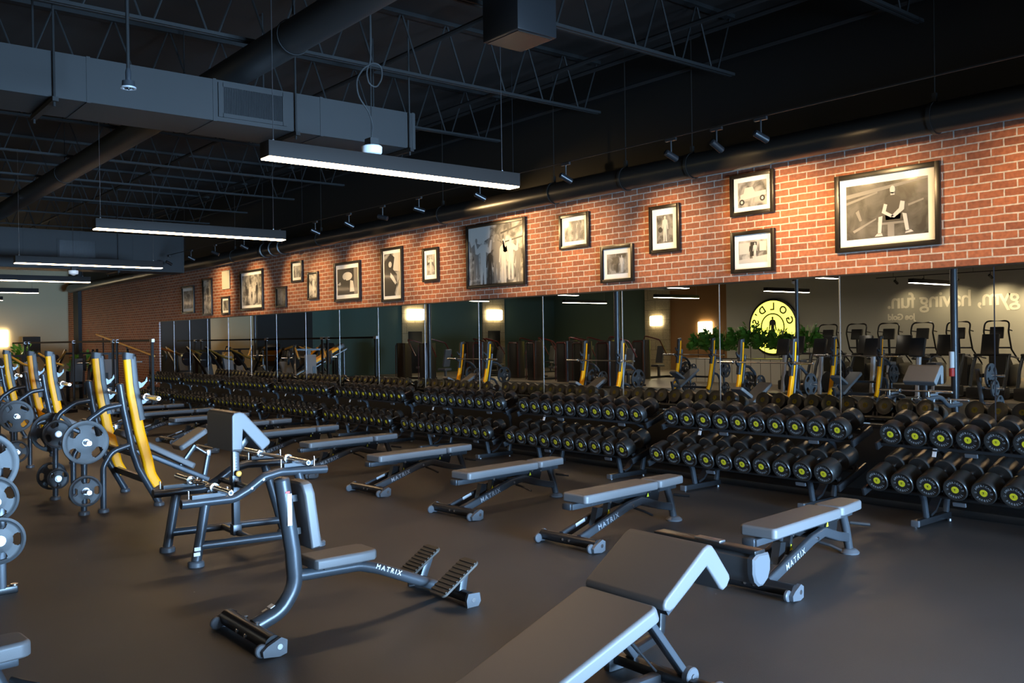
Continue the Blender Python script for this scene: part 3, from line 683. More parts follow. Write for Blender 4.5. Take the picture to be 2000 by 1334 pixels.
def bench(label):
    t = thing('adjustable_bench', label, 'bench', group='flat adjustable benches facing the dumbbells')
    MB().pad(pad_outline(-.142, .142, .06, 1.06, .035, 0, .04), .075, M.Translation((0, 0, .355)), .02).obj('back_pad', 'vinyl', t)
    MB().pad(pad_outline(-.125, .125, 1.09, 1.50, .05, 0, .22), .075, M.Translation((0, 0, .355)), .02).obj('seat_pad', 'vinyl', t)
    MB().box((-.0, .20, .325), (.05, .36, .05), bev=.01).box((0, .7, .33), (.06, .9, .05), bev=.008).box((-.04, .03, .325), (.10, .05, .06), bev=.02).box((0, 1.28, .33), (.06, .36, .05), bev=.008).obj('pad_rail', 'frame', t)
    ct = MB().cyl((-.31, 0, .06), (.31, 0, .06), .042, n=18).obj('cross_tube', 'satin', t)
    for s in (-1, 1):
        end_cap(t, s * .31, 0, s)
        MB().cyl((s * .035, -.046, .062), (s * .035, -.03, .062), .011, n=8).obj('bolt', 'chrome', ct)
        MB().sweep(fillet([(s * .10, .02, .075), (s * .095, .66, .258), (s * .08, .86, .278), (s * .045, 1.16, .19), (s * .0, 1.43, .13)], .16, 6), rrect(.07, .048, .012, 3), (1, 0, 0)).obj('beam', 'frame', t)
        MB().cyl((s * .118, .69, .262), (s * .132, .69, .262), .013, n=10).obj('bolt', 'chrome', t)
    m = MB().add_mesh(text_mesh('MATRIX', .062, .0006, 1.35, bold=.0008), frame_m((.1255, .36, .172), (0, .62, .177), (0, -.17, .62)))
    m.obj('lettering', 'dimletter', t)
    MB().sweep([(0, 1.34, .34), (0, 1.40, .2), (0, 1.45, .03)], circ(.034, 14), (1, 0, 0)).obj('rear_post', 'frame', t)
    MB().lathe((0, 1.455, 0), (0, 0, 1), [(.075, 0), (.078, .012), (.06, .03), (.036, .045)], 20).obj('rear_foot', 'capgrey', t)
    MB().tube([(.02, 1.43, .25), (.08, 1.46, .245), (.15, 1.50, .24)], .014, .04, 10).obj('handle', 'black', t)
    MB().prism([(.28, .13), (.38, .18), (.40, .27), (.33, .28)], .06, M(((0, 0, 1, -.03), (1, 0, 0, 0), (0, 1, 0, 0), (0, 0, 0, 1)))).box((0, .48, .25), (.055, .035, .17), M.Rotation(R(-12), 3, 'X')).obj('ladder_bracket', 'satin', t)
    MB().sweep([(0, .5, .33), (0, .72, .27), (0, 1.02, .30)], rrect(.045, .045, .01, 2), (1, 0, 0)).prism([(.96, .22), (1.16, .2), (1.2, .34), (1.02, .345)], .07, M(((0, 0, 1, -.035), (1, 0, 0, 0), (0, 1, 0, 0), (0, 0, 0, 1)))).obj('strut', 'satin', t)
    MB().cyl((.03, .49, .31), (.042, .49, .31), .014, n=8).cyl((.036, 1.04, .335), (.048, 1.04, .335), .014, n=8).cyl((.036, 1.17, .32), (.048, 1.17, .32), .012, n=8).obj('pivot_bolt', 'chrome', t)
    MB().prism([(.455, .20), (.495, .205), (.475, .245)], .003, M(((0, 0, 1, .029), (1, 0, 0, 0), (0, 1, 0, 0), (0, 0, 0, 1)))).prism([(1.0, .285), (1.03, .285), (1.018, .32)], .003, M(((0, 0, 1, .036), (1, 0, 0, 0), (0, 1, 0, 0), (0, 0, 0, 1)))).obj('warning_label', 'warn', t)
    MB().box((-.072, .22, .158), (.004, .12, .03), M.Rotation(R(16), 3, 'X')).obj('label', 'silver', t)
    MB().tube([(.06, .78, .22), (.16, .80, .20), (.24, .82, .17)], .011, .03, 8).obj('lever', 'black', t)
    return t
bl = ['nearest flat bench at right, behind the thick roller', 'second flat bench from the right, rear foot clear on the floor', 'third flat bench from the right', 'fourth flat bench from the right', 'fifth flat bench from the right',
      'sixth flat bench from the right, partly behind the curl bench pad', 'seventh flat bench from the right, largely behind the curl bench pad', 'eighth flat bench from the right, left of the curl bench pad', 'ninth flat bench from the right', 'tenth flat bench from the right', 'farthest flat bench in the row facing the dumbbells']
bl = [x + ('' if 'bench' in x[-14:] or len(x.split()) > 6 else ', facing the dumbbell racks') for x in bl]
bx = [(-3.70, 5.12), (-5.50, 5.10), (-7.20, 5.16), (-8.93, 5.20), (-10.72, 5.24), (-12.45, 5.28), (-14.15, 5.3), (-15.9, 5.3), (-17.6, 5.3), (-19.3, 5.3), (-21., 5.3)]
B0 = bench(bl[0]); B0.location = (*bx[0], 0); B0.rotation_euler = (0, 0, R(5.2))
for i in range(1, len(bx)): copy_tree(B0, bl[i], (*bx[i], 0), R([5, 4.4, 5., 4.6, 4.2, 5, 4.4, 4.8, 4.2, 5, 4.5][i]))
copy_tree(B0, 'end of a flat bench cut off by the lower left corner of the photograph', (-4.47, -.62, 0), R(4), None)

# ------------------------------------------------------------------ plates, bars
def make_plate(R0, th, slots=4, ang0=45, label='', rim=.9, handle='plate'):
    t = thing('weight_plate', label, 'plate')
    n = 96; rads = [.027, R0 * .30, R0 * .51, R0 * .57, R0 * .76, R0 * .82, R0 * rim, R0]
    b = MB(); bm = b.bm
    def hole(j, k):
        a = 360 * (k + .5) / n
        d = min(abs((a - ang0 - 360 / slots * q + 180) % 360 - 180) for q in range(slots))
        return (j == 3 and d < 22) or (j in (2, 4) and d < 18)
    for side in (0, 1):
        pass
    z = [[0, th], [0, th], [.006, th - .006], [.006, th - .006], [.006, th - .006], [.006, th - .006], [0, th], [.004, th - .004]]
    vs = [[[bm.verts.new((z[j][s], rads[j] * math.cos(2 * PI * k / n), rads[j] * math.sin(2 * PI * k / n))) for k in range(n)] for j in range(8)] for s in (0, 1)]
    for s in (0, 1):
        for j in range(7):
            for k in range(n):
                if hole(j, k): continue
                k2 = (k + 1) % n; q = (vs[s][j][k], vs[s][j][k2], vs[s][j + 1][k2], vs[s][j + 1][k])
                bm.faces.new(q)
    # walls along every open edge
    es = [e for e in bm.edges if len(e.link_faces) == 1]
    key = {}
    for j in range(8):
        for k in range(n): key[vs[0][j][k]] = vs[1][j][k]
    for e in es:
        a, c = e.verts
        if a in key and c in key: bm.faces.new((a, c, key[c], key[a]))
    for v in [v for v in bm.verts if not v.link_faces]: bm.verts.remove(v)
    b.obj('rubber_disc', 'plate', t)
    MB().ring((-.001, 0, 0), (1, 0, 0), [(.0255, 0), (.036, 0), (.036, th + .002), (.0255, th + .002)], 24).obj('hub_ring', 'steel', t)
    return t
P45 = make_plate(.222, .045, 4, 45, 'largest four slot black weight plate on the near yellow upright machine')
P25 = make_plate(.158, .036, 4, 90, 'mid sized weight plate below the largest one, near machine')
P10 = make_plate(.112, .03, 3, 30, 'small weight plate on the far side of the near machine')
for p in (P45, P25, P10): p['group'] = 'black rubber weight plates'
used = set()
def plate(kind, label, loc, rx=0):
    o = {45: P45, 25: P25, 10: P10}[kind]
    if kind not in used: used.add(kind); o.location = loc; o['label'] = label
    else: o = copy_tree(o, label, loc)
    o.rotation_euler = (rx, 0, 0); return o
def barbell(label, loc, L=2.2, rz=0, ez=False, ry=0):
    t = thing('barbell', label, 'barbell', loc, rz, 'chrome bars'); h = L / 2; s = h - .272 if L < 1.9 else .38
    if ez: MB().tube([(-h + s, 0, 0), (-.24, 0, 0), (-.20, .04, 0), (-.13, -.02, 0), (-.07, .035, 0), (.07, .035, 0), (.13, -.02, 0), (.20, .04, 0), (.24, 0, 0), (h - s, 0, 0)], .0145, .03, 10, 4, (0, 0, 1)).obj('shaft', 'chrome', t)
    else: MB().cyl((-h + s, 0, 0), (h - s, 0, 0), .0145, n=12).obj('shaft', 'steel', t)
    for q in (-1, 1):
        sl = MB().lathe((q * (h - s), 0, 0), (q, 0, 0), [(.0255, 0), (.0255, s - .006), (.02, s)], 18).obj('sleeve', 'chrome', t)
        MB().ring((q * (h - s), 0, 0), (q, 0, 0), [(.026, -.028), (.038, -.024), (.038, .004), (.0258, .006)], 20).obj('collar', 'chrome', t)
        MB().cyl((q * h, 0, 0), (q * (h + .002), 0, 0), .012, n=10).obj('end_plug', 'capgrey', sl)
    t.rotation_euler = (0, ry, rz)
    return t

# ------------------------------------------------------------------ olympic bench with yellow uprights
def foot_disc(b, x, y, r=.055, h=.04): b.lathe((x, y, 0), (0, 0, 1), [(r, 0), (r, h - .012), (r - .012, h), (.03, h)], 18)
def olympic(label, loc, incline=True):
    t = thing('olympic_bench', label, 'weight bench', loc, 0, 'olympic benches with yellow uprights')
    def Y(y): return y - 2.9
    for s in (-1, 1):
        x = s * .6
        MB().tube([(x, Y(2.81), 1.31), (x, Y(2.845), 1.05), (x, Y(2.93), .60), (x, Y(2.985), .42), (x, Y(3.19), .03)], .038, .22, 16, 8).lathe((x, Y(2.81), 1.305), (0, -.1, 1), [(.038, 0), (.036, .012), (.02, .02)], 16).obj('post', 'frame', t)
        MB().tube([(x, Y(2.825), 1.10), (x, Y(2.66), 1.075), (x, Y(2.47), .94), (x, Y(2.452), .75), (x, Y(2.44), .03)], .03, .16, 14, 8).obj('storage_post', 'frame', t)
        MB().tube([(x, Y(2.905), .675), (x, Y(2.72), .62), (x, Y(2.632), .47), (x, Y(2.628), .03)], .03, .15, 14, 8).obj('side_brace', 'frame', t)
        up = MB().sweep(fillet([(x, Y(2.90), 1.585), (x, Y(2.93), 1.2), (x, Y(3.0), .80), (x, Y(3.075), .50), (x, Y(3.105), .34), (x, Y(3.17), .22)], .25, 6), rrect(.112, .072, .03, 5), (1, 0, 0)).obj('upright', 'yellow', t)
        st = MB().sweep([(x, Y(2.938), 1.60), (x, Y(2.960), 1.3), (x, Y(3.022), .93)], rrect(.066, .078, .012, 3), (1, 0, 0)).obj('guard_strip', 'plate', up)
        MB().sweep([(x, Y(2.903), 1.575), (x, Y(2.900), 1.615), (x, Y(2.905), 1.64)], rrect(.125, .085, .035, 5), (1, 0, 0)).obj('top_cap', 'plate', up)
        for (hy, hz) in ((2.985, 1.31), (3.005, 1.135)):
            MB().prism([(Y(hy) - .02, hz - .06), (Y(hy) + .05, hz - .03), (Y(hy) + .10, hz + .03), (Y(hy) + .095, hz + .075), (Y(hy) + .075, hz + .03), (Y(hy) + .04, hz + .01), (Y(hy) - .01, hz + .04)], .04, M(((0, 0, 1, x - .02), (1, 0, 0, 0), (0, 1, 0, 0), (0, 0, 0, 1)))).obj('hook', 'frame', up)
        b = MB()
        for y in (3.19, 2.628, 2.44): foot_disc(b, x, Y(y))
        b.obj('foot', 'capgrey', t)
        for (py, pz) in ((2.452, .743), (2.445, .247)):
            MB().cyl((x - s * .14, Y(py), pz), (x + s * .20, Y(py), pz), .0245, n=16).cyl((x + s * .2, Y(py), pz), (x + s * .206, Y(py), pz), .018, n=12).obj('storage_peg', 'chrome', t)
    MB().box((0, Y(3.1), .27), (1.16, .05, .07), bev=.008).obj('cross_beam', 'frame', t)
    MB().box((0, Y(2.97), .56), (1.16, .05, .05), bev=.008).obj('rear_beam', 'frame', t)
    if incline:
        a = math.atan2(.85 - .40, 3.72 - 2.92)
        MB().pad(pad_outline(-.15, .15, 0, .93, .04), .07, frame_m((0, Y(2.93), .735), (1, 0, 0), (0, math.cos(a), -math.sin(a))), .02).obj('back_pad', 'vinyl', t)
        MB().pad(pad_outline(-.16, .16, 0, .38, .045, 0, .15), .065, frame_m((0, Y(3.60), .50), (1, 0, 0), (0, .80, .47)), .02).obj('seat_pad', 'vinyl', t)
        MB().sweep(fillet([(0, Y(2.97), .60), (0, Y(3.35), .44), (0, Y(3.95), .13)], .1), rrect(.06, .08, .014, 3), (1, 0, 0)).sweep([(0, Y(3.62), .30), (0, Y(3.80), .54)], rrect(.05, .06, .01, 2), (1, 0, 0)).sweep([(0, Y(3.88), .04), (0, Y(3.965), .45)], rrect(.05, .06, .01, 2), (1, 0, 0)).obj('spine', 'frame', t)
        MB().box((0, Y(3.88), .03), (.5, .07, .06), bev=.012).obj('rear_foot', 'satin', t)
        MB().tube([(0, Y(3.8), .53), (0, Y(3.93), .44)], .02, n=10).box((0, Y(3.955), .44), (.09, .05, .07), bev=.01).obj('seat_adjuster', 'steel', t)
    else:
        MB().pad(pad_outline(-.15, .15, 0, 1.2, .04), .075, M.Translation((0, Y(2.95), .37)), .02).obj('back_pad', 'vinyl', t)
        MB().sweep(fillet([(0, Y(3.0), .34), (0, Y(4.0), .33), (0, Y(4.12), .05)], .12), rrect(.06, .08, .014, 3), (1, 0, 0)).obj('spine', 'frame', t)
        MB().box((0, Y(4.12), .03), (.5, .07, .06), bev=.012).obj('rear_foot', 'satin', t)
    return t
O1 = olympic('nearest bench with tall yellow uprights, left of the curl bench', (-10.5, 2.9, 0))
O2 = copy_tree(O1, 'second bench with yellow uprights, behind the nearest one', (-14.83, 3.08, 0))
O3 = copy_tree(O1, 'third bench with yellow uprights at the left edge of the photograph', (-19.4, 3.35, 0))
barbell('chrome barbell on the hooks of the nearest yellow uprights', (-10.5, 3.045, 1.175))
barbell('chrome barbell on the hooks of the second yellow uprights', (-14.83, 3.225, 1.175))
barbell('chrome barbell on the hooks of the yellow uprights at the left edge', (-19.4, 3.495, 1.175))
# copies further to the right, out of the frame, that the mirror shows
O4 = copy_tree(O1, 'bench with yellow uprights out of frame, mirrored right of centre', (-6.6, -2.2, 0))
O5 = copy_tree(O1, 'bench with yellow uprights out of frame, mirrored behind the middle joints', (-11.5, -2.2, 0))
O6 = copy_tree(O1, 'bench with yellow uprights out of frame, mirrored left of centre', (-16.4, -2.2, 0))
barbell('long barbell mirrored on the hooks right of centre', (-6.6, -2.055, 1.175)); barbell('long barbell mirrored on the hooks behind the middle joints', (-11.5, -2.055, 1.175)); barbell('long barbell mirrored on the hooks left of centre', (-16.4, -2.055, 1.175))
for n, (ox, oy, w) in enumerate(((-10.5, 2.9, 'nearest'), (-14.83, 3.08, 'second'), (-19.4, 3.35, 'leftmost'), (-6.6, -2.2, 'mirrored right'), (-11.5, -2.2, 'mirrored middle'), (-16.4, -2.2, 'mirrored left'))):
    oy -= 2.9
    u = w + ' yellow upright bench'
    plate(45, 'large four slot plate on the upper near peg of the %s' % u, (ox + .635, 2.452 + oy, .743))
    plate(25, 'mid sized plate on the lower near peg of the %s' % u, (ox + .635, 2.445 + oy, .247), R(0 if n == 0 else 45))
    plate(45, 'large plate on the upper far peg of the %s' % u, (ox - .80, 2.452 + oy, .743))
    plate(25, 'smaller plate on the upper far peg of the %s' % u, (ox - .50, 2.452 + oy, .743), R(20))
    plate(25, 'mid sized plate on the lower far peg of the %s' % u, (ox - .80, 2.445 + oy, .247))
    plate(10, 'small plate on the lower far peg of the %s' % u, (ox - .50, 2.445 + oy, .247))

# ------------------------------------------------------------------ preacher curl bench
t = thing('preacher_curl_bench', 'curl bench with a folded arm pad on a perforated post and two chrome bars', 'curl bench', (-7.33, 2.9, 0))
def Q(x, y, z): return (x + 7.33, y - 2.9, z)
for s, x in ((1, -7.0), (-1, -7.66)):
    MB().tube([Q(x, 2.42, .495), Q(x, 2.84, .490), Q(x, 2.96, .545), Q(x, 3.10, .635), Q(x, 3.24, .662), Q(x, 3.66, .642)], .037, .14, 16, 6).obj('side_rail', 'frame', t)
    MB().tube([Q(x, 2.61, .47), Q(x, 2.53, .03)], .038).obj('leg', 'frame', t)
    MB().tube([Q(x, 3.40, .64), Q(x, 3.57, .03)], .038).obj('leg', 'frame', t)
    MB().tube([Q(x, 2.57, .155), Q(x, 3.53, .125)], .034).obj('lower_rail', 'frame', t)
    b = MB(); foot_disc(b, *Q(x, 2.53, 0)[:2], .062, .045); b.obj('foot', 'capgrey', t)
    b = MB(); foot_disc(b, *Q(x, 3.575, 0)[:2], .062, .045); b.obj('foot', 'capgrey', t)
    for y0, y1, z in ((2.50, 2.77, .527), (3.27, 3.53, .698)):
        MB().box(Q(x, (y0 + y1) / 2, z + .012), (.045, y1 - y0, .034), bev=.004).obj('rubber_strip', 'orange' if False else 'capgrey', t)
        MB().box(Q(x + s * .018, (y0 + y1) / 2, z + .003), (.006, y1 - y0, .004)).obj('wear_strip', 'orange', t)
        for y in (y0 - .02, y1 + .02): MB().cyl(Q(x, y, z - .02), Q(x, y, z + .065), .008, n=10).obj('bar_pin', 'chrome', t)
    for y, z in ((2.98, .56), (3.08, .62)): MB().cyl(Q(x + .033, y, z), Q(x + .038, y, z), .011, n=8).obj('bolt', 'chrome', t)
MB().box(Q(-7.33, 2.99, .50), (.056, .056, .68), bev=.006).obj('column', 'frame', t)
b = MB()
for k in range(9): b.cyl(Q(-7.303, 2.99, .62 + .024 * k), Q(-7.300, 2.99, .62 + .024 * k), .006, n=8)
b.obj('adjustment_holes', 'satin', t)
MB().box(Q(-7.33, 2.99, .585), (.075, .075, .09), bev=.006).obj('sleeve', 'frame', t)
MB().box(Q(-7.33, 2.99, .17), (.075, .075, .09), bev=.006).obj('sleeve', 'frame', t)
MB().cyl(Q(-7.29, 2.99, .645), Q(-7.26, 2.99, .645), .007, n=8).lathe(Q(-7.27, 2.99, .645), (1, 0, 0), [(.012, 0), (.024, .006), (.024, .022), (.014, .03)], 16).obj('selector_knob', 'orange', t)
MB().box(Q(-7.291, 2.99, .59), (.002, .03, .025)).obj('label', 'white', t)
MB().tube([Q(-7.66, 3.0, .55), Q(-7.0, 3.0, .55)], .026, up=(0, 0, 1)).obj('cross_bar', 'frame', t)
MB().tube([Q(-7.66, 3.0, .143), Q(-7.0, 3.0, .143)], .026, up=(0, 0, 1)).obj('cross_bar', 'frame', t)
# folded arm pad: upright face and sloping face in one upholstered profile
prof = [(2.862, .865), (2.866, .855), (2.94, .852), (2.953, .862), (2.955, 1.03), (3.10, .862), (3.125, .84), (3.185, .885), (3.195, .905), (3.19, .925), (2.995, 1.14), (2.97, 1.165), (2.93, 1.175), (2.885, 1.168), (2.865, 1.14)]
def loft_x(b, prof, xs_ins):
    """profile in the y z plane swept along x with softened end edges"""
    cy = sum(p[0] for p in prof) / len(prof); cz = sum(p[1] for p in prof) / len(prof)
    n = len(prof); nor = []
    area = sum(prof[i - 1][0] * prof[i][1] - prof[i][0] * prof[i - 1][1] for i in range(n))
    for i in range(n):
        d = V(prof[(i + 1) % n]) - V(prof[i - 1]); q = V((d.y, -d.x)).normalized() * (1 if area > 0 else -1); nor.append(q)
    rings = [[(x, prof[i][0] - nor[i].x * ins, prof[i][1] - nor[i].y * ins) for i in range(n)] for x, ins in xs_ins]
    return b.quadstrip(rings)
b = loft_x(MB(), prof, [(-7.62, .016), (-7.616, .006), (-7.605, 0), (-7.085, 0), (-7.074, .006), (-7.07, .016)])
for v in b.bm.verts: v.co = Q(*v.co)
b.obj('arm_pad', 'vinyl', t)
MB().box(Q(-7.33, 3.01, .90), (.30, .05, .16), M.Rotation(R(-40), 3, 'X'), bev=.006).obj('pad_bracket', 'satin', t)
MB().box(Q(-6.964, 2.50 + .03, .14), (.004, .05, .028)).box(Q(-6.964, 2.525, .10), (.004, .05, .028)).obj('sticker', 'white', t)
barbell('straight chrome curl bar on the upper rests of the curl bench', (-7.33, 3.34, .754), 1.25, R(1))
barbell('zigzag chrome curl bar on the lower rests of the curl bench', (-7.33, 2.71, .583), 1.2, 0, True)

# ------------------------------------------------------------------ upright utility bench with foot plates
t = thing('utility_bench', 'upright seat bench with a tall back and two ribbed foot plates, centre foreground', 'utility bench', (-5.05, 2.13, 0))
def Q(x, y, z): return (x + 5.05, y - 2.13, z)
MB().cyl(Q(-5.38, 2.13, .062), Q(-4.72, 2.13, .062), .05, n=20).obj('cross_tube', 'satin', t)
for s in (-1, 1): end_cap(t, s * .34, 0, s)
b = MB()
for x in (-.06, .06): b.cyl((x, -.056, .055), (x, -.03, .055), .013, n=8)
b.cyl((-.09, .02, .10), (-.09, .02, .12), .012, n=8).cyl((.07, .02, .10), (.07, .02, .12), .012, n=8)
b.obj('bolt', 'chrome', t)
MB().tube([Q(-5.05, 2.16, .075), Q(-5.05, 2.33, .135), Q(-5.05, 2.425, .27), Q(-5.05, 2.41, .48), Q(-5.05, 2.345, .915)], .048, .2, 18, 8).lathe(Q(-5.05, 2.3455, .912), (0, -.13, 1), [(.048, 0), (.043, .012), (.025, .02)], 18).obj('spine', 'frame', t)
MB().tube([Q(-5.05, 2.43, .325), Q(-5.05, 2.86, .315), Q(-5.05, 3.0, .272), Q(-5.05, 3.50, .055)], .036, .2, 18, 8).obj('boom', 'frame', t)
m = MB().add_mesh(text_mesh('MATRIX', .043, .0006, 1.45, bold=.0008), frame_m(Q(-5.0135, 3.06, .257), (0, .5, -.215), (0, .215, .5))); m.obj('lettering', 'silver', t)
MB().pad([(a, b_) for a, b_ in [(.12, -.2), (.128, .1), (.12, .19), (.085, .22), (-.085, .22), (-.12, .19), (-.128, .1), (-.12, -.2), (-.09, -.22), (.09, -.22)]], .065, M.Translation(Q(-5.05, 2.72, .362)), .02).obj('seat_pad', 'vinyl', t)
MB().box(Q(-5.05, 2.72, .353), (.12, .26, .02)).obj('seat_plate', 'satin', t)
MB().pad([(a, b_) for a, b_ in [(.125, -.19), (.125, .13), (.10, .19), (.06, .205), (-.06, .205), (-.10, .19), (-.125, .13), (-.125, -.19), (-.10, -.205), (.10, -.205)]], .07, frame_m(Q(-5.05, 2.452, .695), (-1, 0, 0), (0, -.13, 1)), .02).obj('back_pad', 'vinyl', t)
MB().box(Q(-5.05, 2.42, .80), (.05, .06, .04)).box(Q(-5.05, 2.43, .6), (.05, .05, .04)).obj('pad_bracket', 'satin', t)
MB().box(Q(-5.001, 2.372, .74), (.004, .028, .19), M.Rotation(R(-0), 3, 'X')).obj('sticker', 'white', t)
MB().box(Q(-5.0005, 2.36, .845), (.005, .026, .012)).obj('sticker', 'red', t)
for y, z in ((2.24, .10), (2.275, .122)): MB().box(Q(-5.068, y, z + .047), (.05, .032, .004), M.Rotation(R(24), 3, 'X')).obj('sticker', 'white', t)
MB().cyl(Q(-5.38, 3.5, .052), Q(-4.73, 3.5, .052), .038, n=18).obj('rear_tube', 'satin', t)
for s in (-1, 1):
    c = MB().prism([(1.32, .0), (1.41, 0), (1.43, .03), (1.42, .085), (1.33, .09), (1.315, .05)], .02 * s, M(((0, 0, 1, s * .335), (1, 0, 0, 0), (0, 1, 0, 0), (0, 0, 0, 1)))).obj('end_cap', 'capgrey', t)
    MB().cyl((s * .355, 1.37, .045), (s * .359, 1.37, .045), .015, n=10).obj('bolt', 'chrome', c)
for x, y0, z0, y1, z1 in ((-4.84, 3.31, .075, 3.60, .26), (-5.31, 3.37, .105, 3.62, .265)):
    d = V((0, y1 - y0, z1 - z0)); L = d.length
    p = MB().pad(pad_outline(-.1, .1, 0, L, .035, .1, .1), .018, frame_m(Q(x, y0, z0), (1, 0, 0), d), .006).obj('foot_plate', 'tread', t)
    b = MB(); mm = frame_m(Q(x, y0, z0), (1, 0, 0), d)
    for k in range(9):
        g = bmesh.ops.create_cube(b.bm, size=1, matrix=mm @ M.Translation((0, L * (.1 + .1 * k), .02)) @ M.Diagonal((.165, .012, .008, 1)))
    b.obj('rib', 'tread', p)
    MB().sweep([Q(x, 3.5, .06), Q(x, (y0 + y1) / 2 + .07, (z0 + z1) / 2 + .02)], rrect(.06, .05, .01, 2), (1, 0, 0)).obj('plate_bracket', 'frame', t)

# ------------------------------------------------------------------ wide bench with a bent pad and a thick roller, foreground
t = thing('bent_pad_bench', 'wide bench in the foreground with a bent pad, a long sloping pad and thick roller', 'padded bench', (-3.05, 3.3, 0))
def Q(x, y, z): return (x + 3.05, y - 3.3, z)
prof = [(3.165, .475), (3.20, .462), (3.235, .472), (3.475, .625), (3.575, .50), (3.60, .487), (3.63, .50), (3.655, .535), (3.65, .56), (3.545, .695), (3.52, .722), (3.49, .73), (3.455, .718), (3.17, .525), (3.158, .50)]
b = loft_x(MB(), prof, [(-3.30, .014), (-3.295, .005), (-3.285, 0), (-2.785, 0), (-2.775, .005), (-2.77, .014)])
for v in b.bm.verts: v.co = Q(*v.co)
b.obj('bent_pad', 'vinyl', t)
d = V((0, -.62, -.215)); mm = frame_m(Q(-3.03, 3.155, .435), (-1, 0, 0), d)
MB().pad(pad_outline(-.255, .255, 0, 1.12, .04, 0, .1), .075, mm, .02).obj('long_pad', 'vinyl', t)
MB().box(Q(-3.03, 2.75, .25), (.12, .75, .05), M.Rotation(math.atan2(.215, .62), 3, 'X'), bev=.006).box(Q(-3.02, 3.38, .50), (.12, .3, .05), M.Rotation(R(32), 3, 'X'), bev=.006).box(Q(-2.86, 3.34, .50), (.05, .22, .05), M.Rotation(R(32), 3, 'X')).obj('pad_rail', 'frame', t)
for x in (-2.86, -3.2): MB().sweep([Q(x, 3.12, .44), Q(x, 3.40, .10)], rrect(.035, .06, .008, 2), (1, 0, 0)).obj('strut', 'frame', t)
MB().cyl(Q(-2.84, 3.395, .105), Q(-2.80, 3.395, .105), .045, n=20, bev=.005).cyl(Q(-2.80, 3.395, .105), Q(-2.795, 3.395, .105), .014, n=10).obj('pivot_disc', 'capgrey', t)
MB().cyl(Q(-3.0, 3.05, .40), Q(-2.99, 3.22, .22), .011, n=10).cyl(Q(-2.99, 3.22, .22), Q(-2.98, 3.33, .10), .006, n=8).obj('gas_strut', 'satin', t)
MB().box(Q(-3.0, 3.39, .07), (.62, .07, .06), bev=.02).obj('base_tube', 'satin', t)
for s in (-1, 1): MB().box(Q(-3.0 + s * .32, 3.39, .055), (.05, .13, .11), bev=.02).obj('end_cap', 'capgrey', t)
MB().box(Q(-3.0, 2.7, .05), (.06, 1.35, .06), bev=.01).box(Q(-3.0, 2.1, .03), (.5, .07, .06), bev=.01).obj('base_beam', 'frame', t)
MB().sweep(fillet([Q(-3.3, 3.40, .05), Q(-3.43, 3.86, .05), Q(-3.43, 3.89, .47)], .06), rrect(.05, .06, .01, 2), (1, 0, 0)).obj('roller_arm', 'satin', t)
rp = [(3.83, .60), (3.83, .53), (3.845, .488), (3.875, .463), (3.91, .463), (3.945, .488), (3.965, .53), (3.968, .58), (3.955, .615), (3.87, .622)]
b = loft_x(MB(), rp, [(-3.46, .01), (-3.45, 0), (-2.80, 0)])
for v in b.bm.verts: v.co = Q(*v.co)
b.obj('roller', 'vinyl', t)
b = loft_x(MB(), rp, [(-2.80, 0), (-2.795, -.006), (-2.765, -.006), (-2.755, .006)])
for v in b.bm.verts: v.co = Q(*v.co)
b.obj('roller_cap', 'capgrey', t)
MB().box(Q(-3.1, 3.885, .632), (.68, .09, .022), bev=.008).obj('top_bar', 'satin', t)
MB().box(Q(-3.08, 3.885, .648), (.17, .05, .012), bev=.004).obj('label', 'steel', t)

# ------------------------------------------------------------------ plate tree cut by the left edge
t = thing('plate_tree', 'plate storage post with round plates cut by the left edge', 'plate rack', (-7.12, 1.2, 0))
MB().sweep(fillet([(-.05, .02, .04), (-.05, .02, .5), (-.12, .02, 1.05)], .2), rrect(.06, .07, .012, 2), (1, 0, 0)).obj('post', 'frame', t)
MB().box((-.05, .0, .025), (.07, .24, .05), bev=.01).box((-.25, -.1, .025), (.4, .06, .05), bev=.01).obj('base', 'satin', t)
MB().cyl((-.05, .1, .05), (-.05, .1, .06), .025, n=12).obj('bolt', 'chrome', t)
for z, y in ((.43, -.035), (.70, -.055), (.93, -.10)): MB().box((-.03 - .07 * max(0, z - .5), y / 2 - .01, z), (.05, abs(y) + .05, .07), bev=.006).obj('peg_bracket', 'frame', t)
for z, y in ((.43, -.035), (.70, -.055), (.93, -.10)): MB().cyl((-.02, y, z), (.30, y, z), .0245, n=14).obj('peg', 'chrome', t)
plate(25, 'plate with pale hub cut by the left edge, lowest on its post', (-6.90, 1.165, .43), R(0))
plate(25, 'dark plate cut by the left edge, middle of its post', (-6.985, 1.145, .70), R(20))
plate(45, 'dark large plate cut by the left edge, topmost on its post', (-7.08, 1.10, .93), R(10))
# ------------------------------------------------------------------ fence at the far end
t = thing('partition_fence', 'grey metal partition of framed clear panels before the far brick', 'fence', (-26, 6.26, 0))
MT['clear'] = bpy.data.materials.new('clear panel'); MT['clear'].use_nodes = True
_b = MT['clear'].node_tree.nodes['Principled BSDF']; _b.inputs['Transmission Weight'].default_value = 1; _b.inputs['Roughness'].default_value = .02; _b.inputs['IOR'].default_value = 1.0; _b.inputs['Base Color'].default_value = (.94, .95, .95, 1)
px_ = [-19.70, -22.25, -22.55, -26.2, -31.6, -32.2]
MB().box(((-19.7 - 34.) / 2 + 26, 0, 1.79), (14.3, .045, .05)).box(((-19.7 - 34.) / 2 + 26, 0, .12), (14.3, .04, .04)).obj('rail', 'joist', t)
for x in px_:
    p = MB().box((x + 26, 0, .9), (.055, .05, 1.8)).obj('post', 'joist', t)
    MB().box((x + 26, 0, 1.79), (.14, .06, .07)).obj('corner_bracket', 'steel', p)
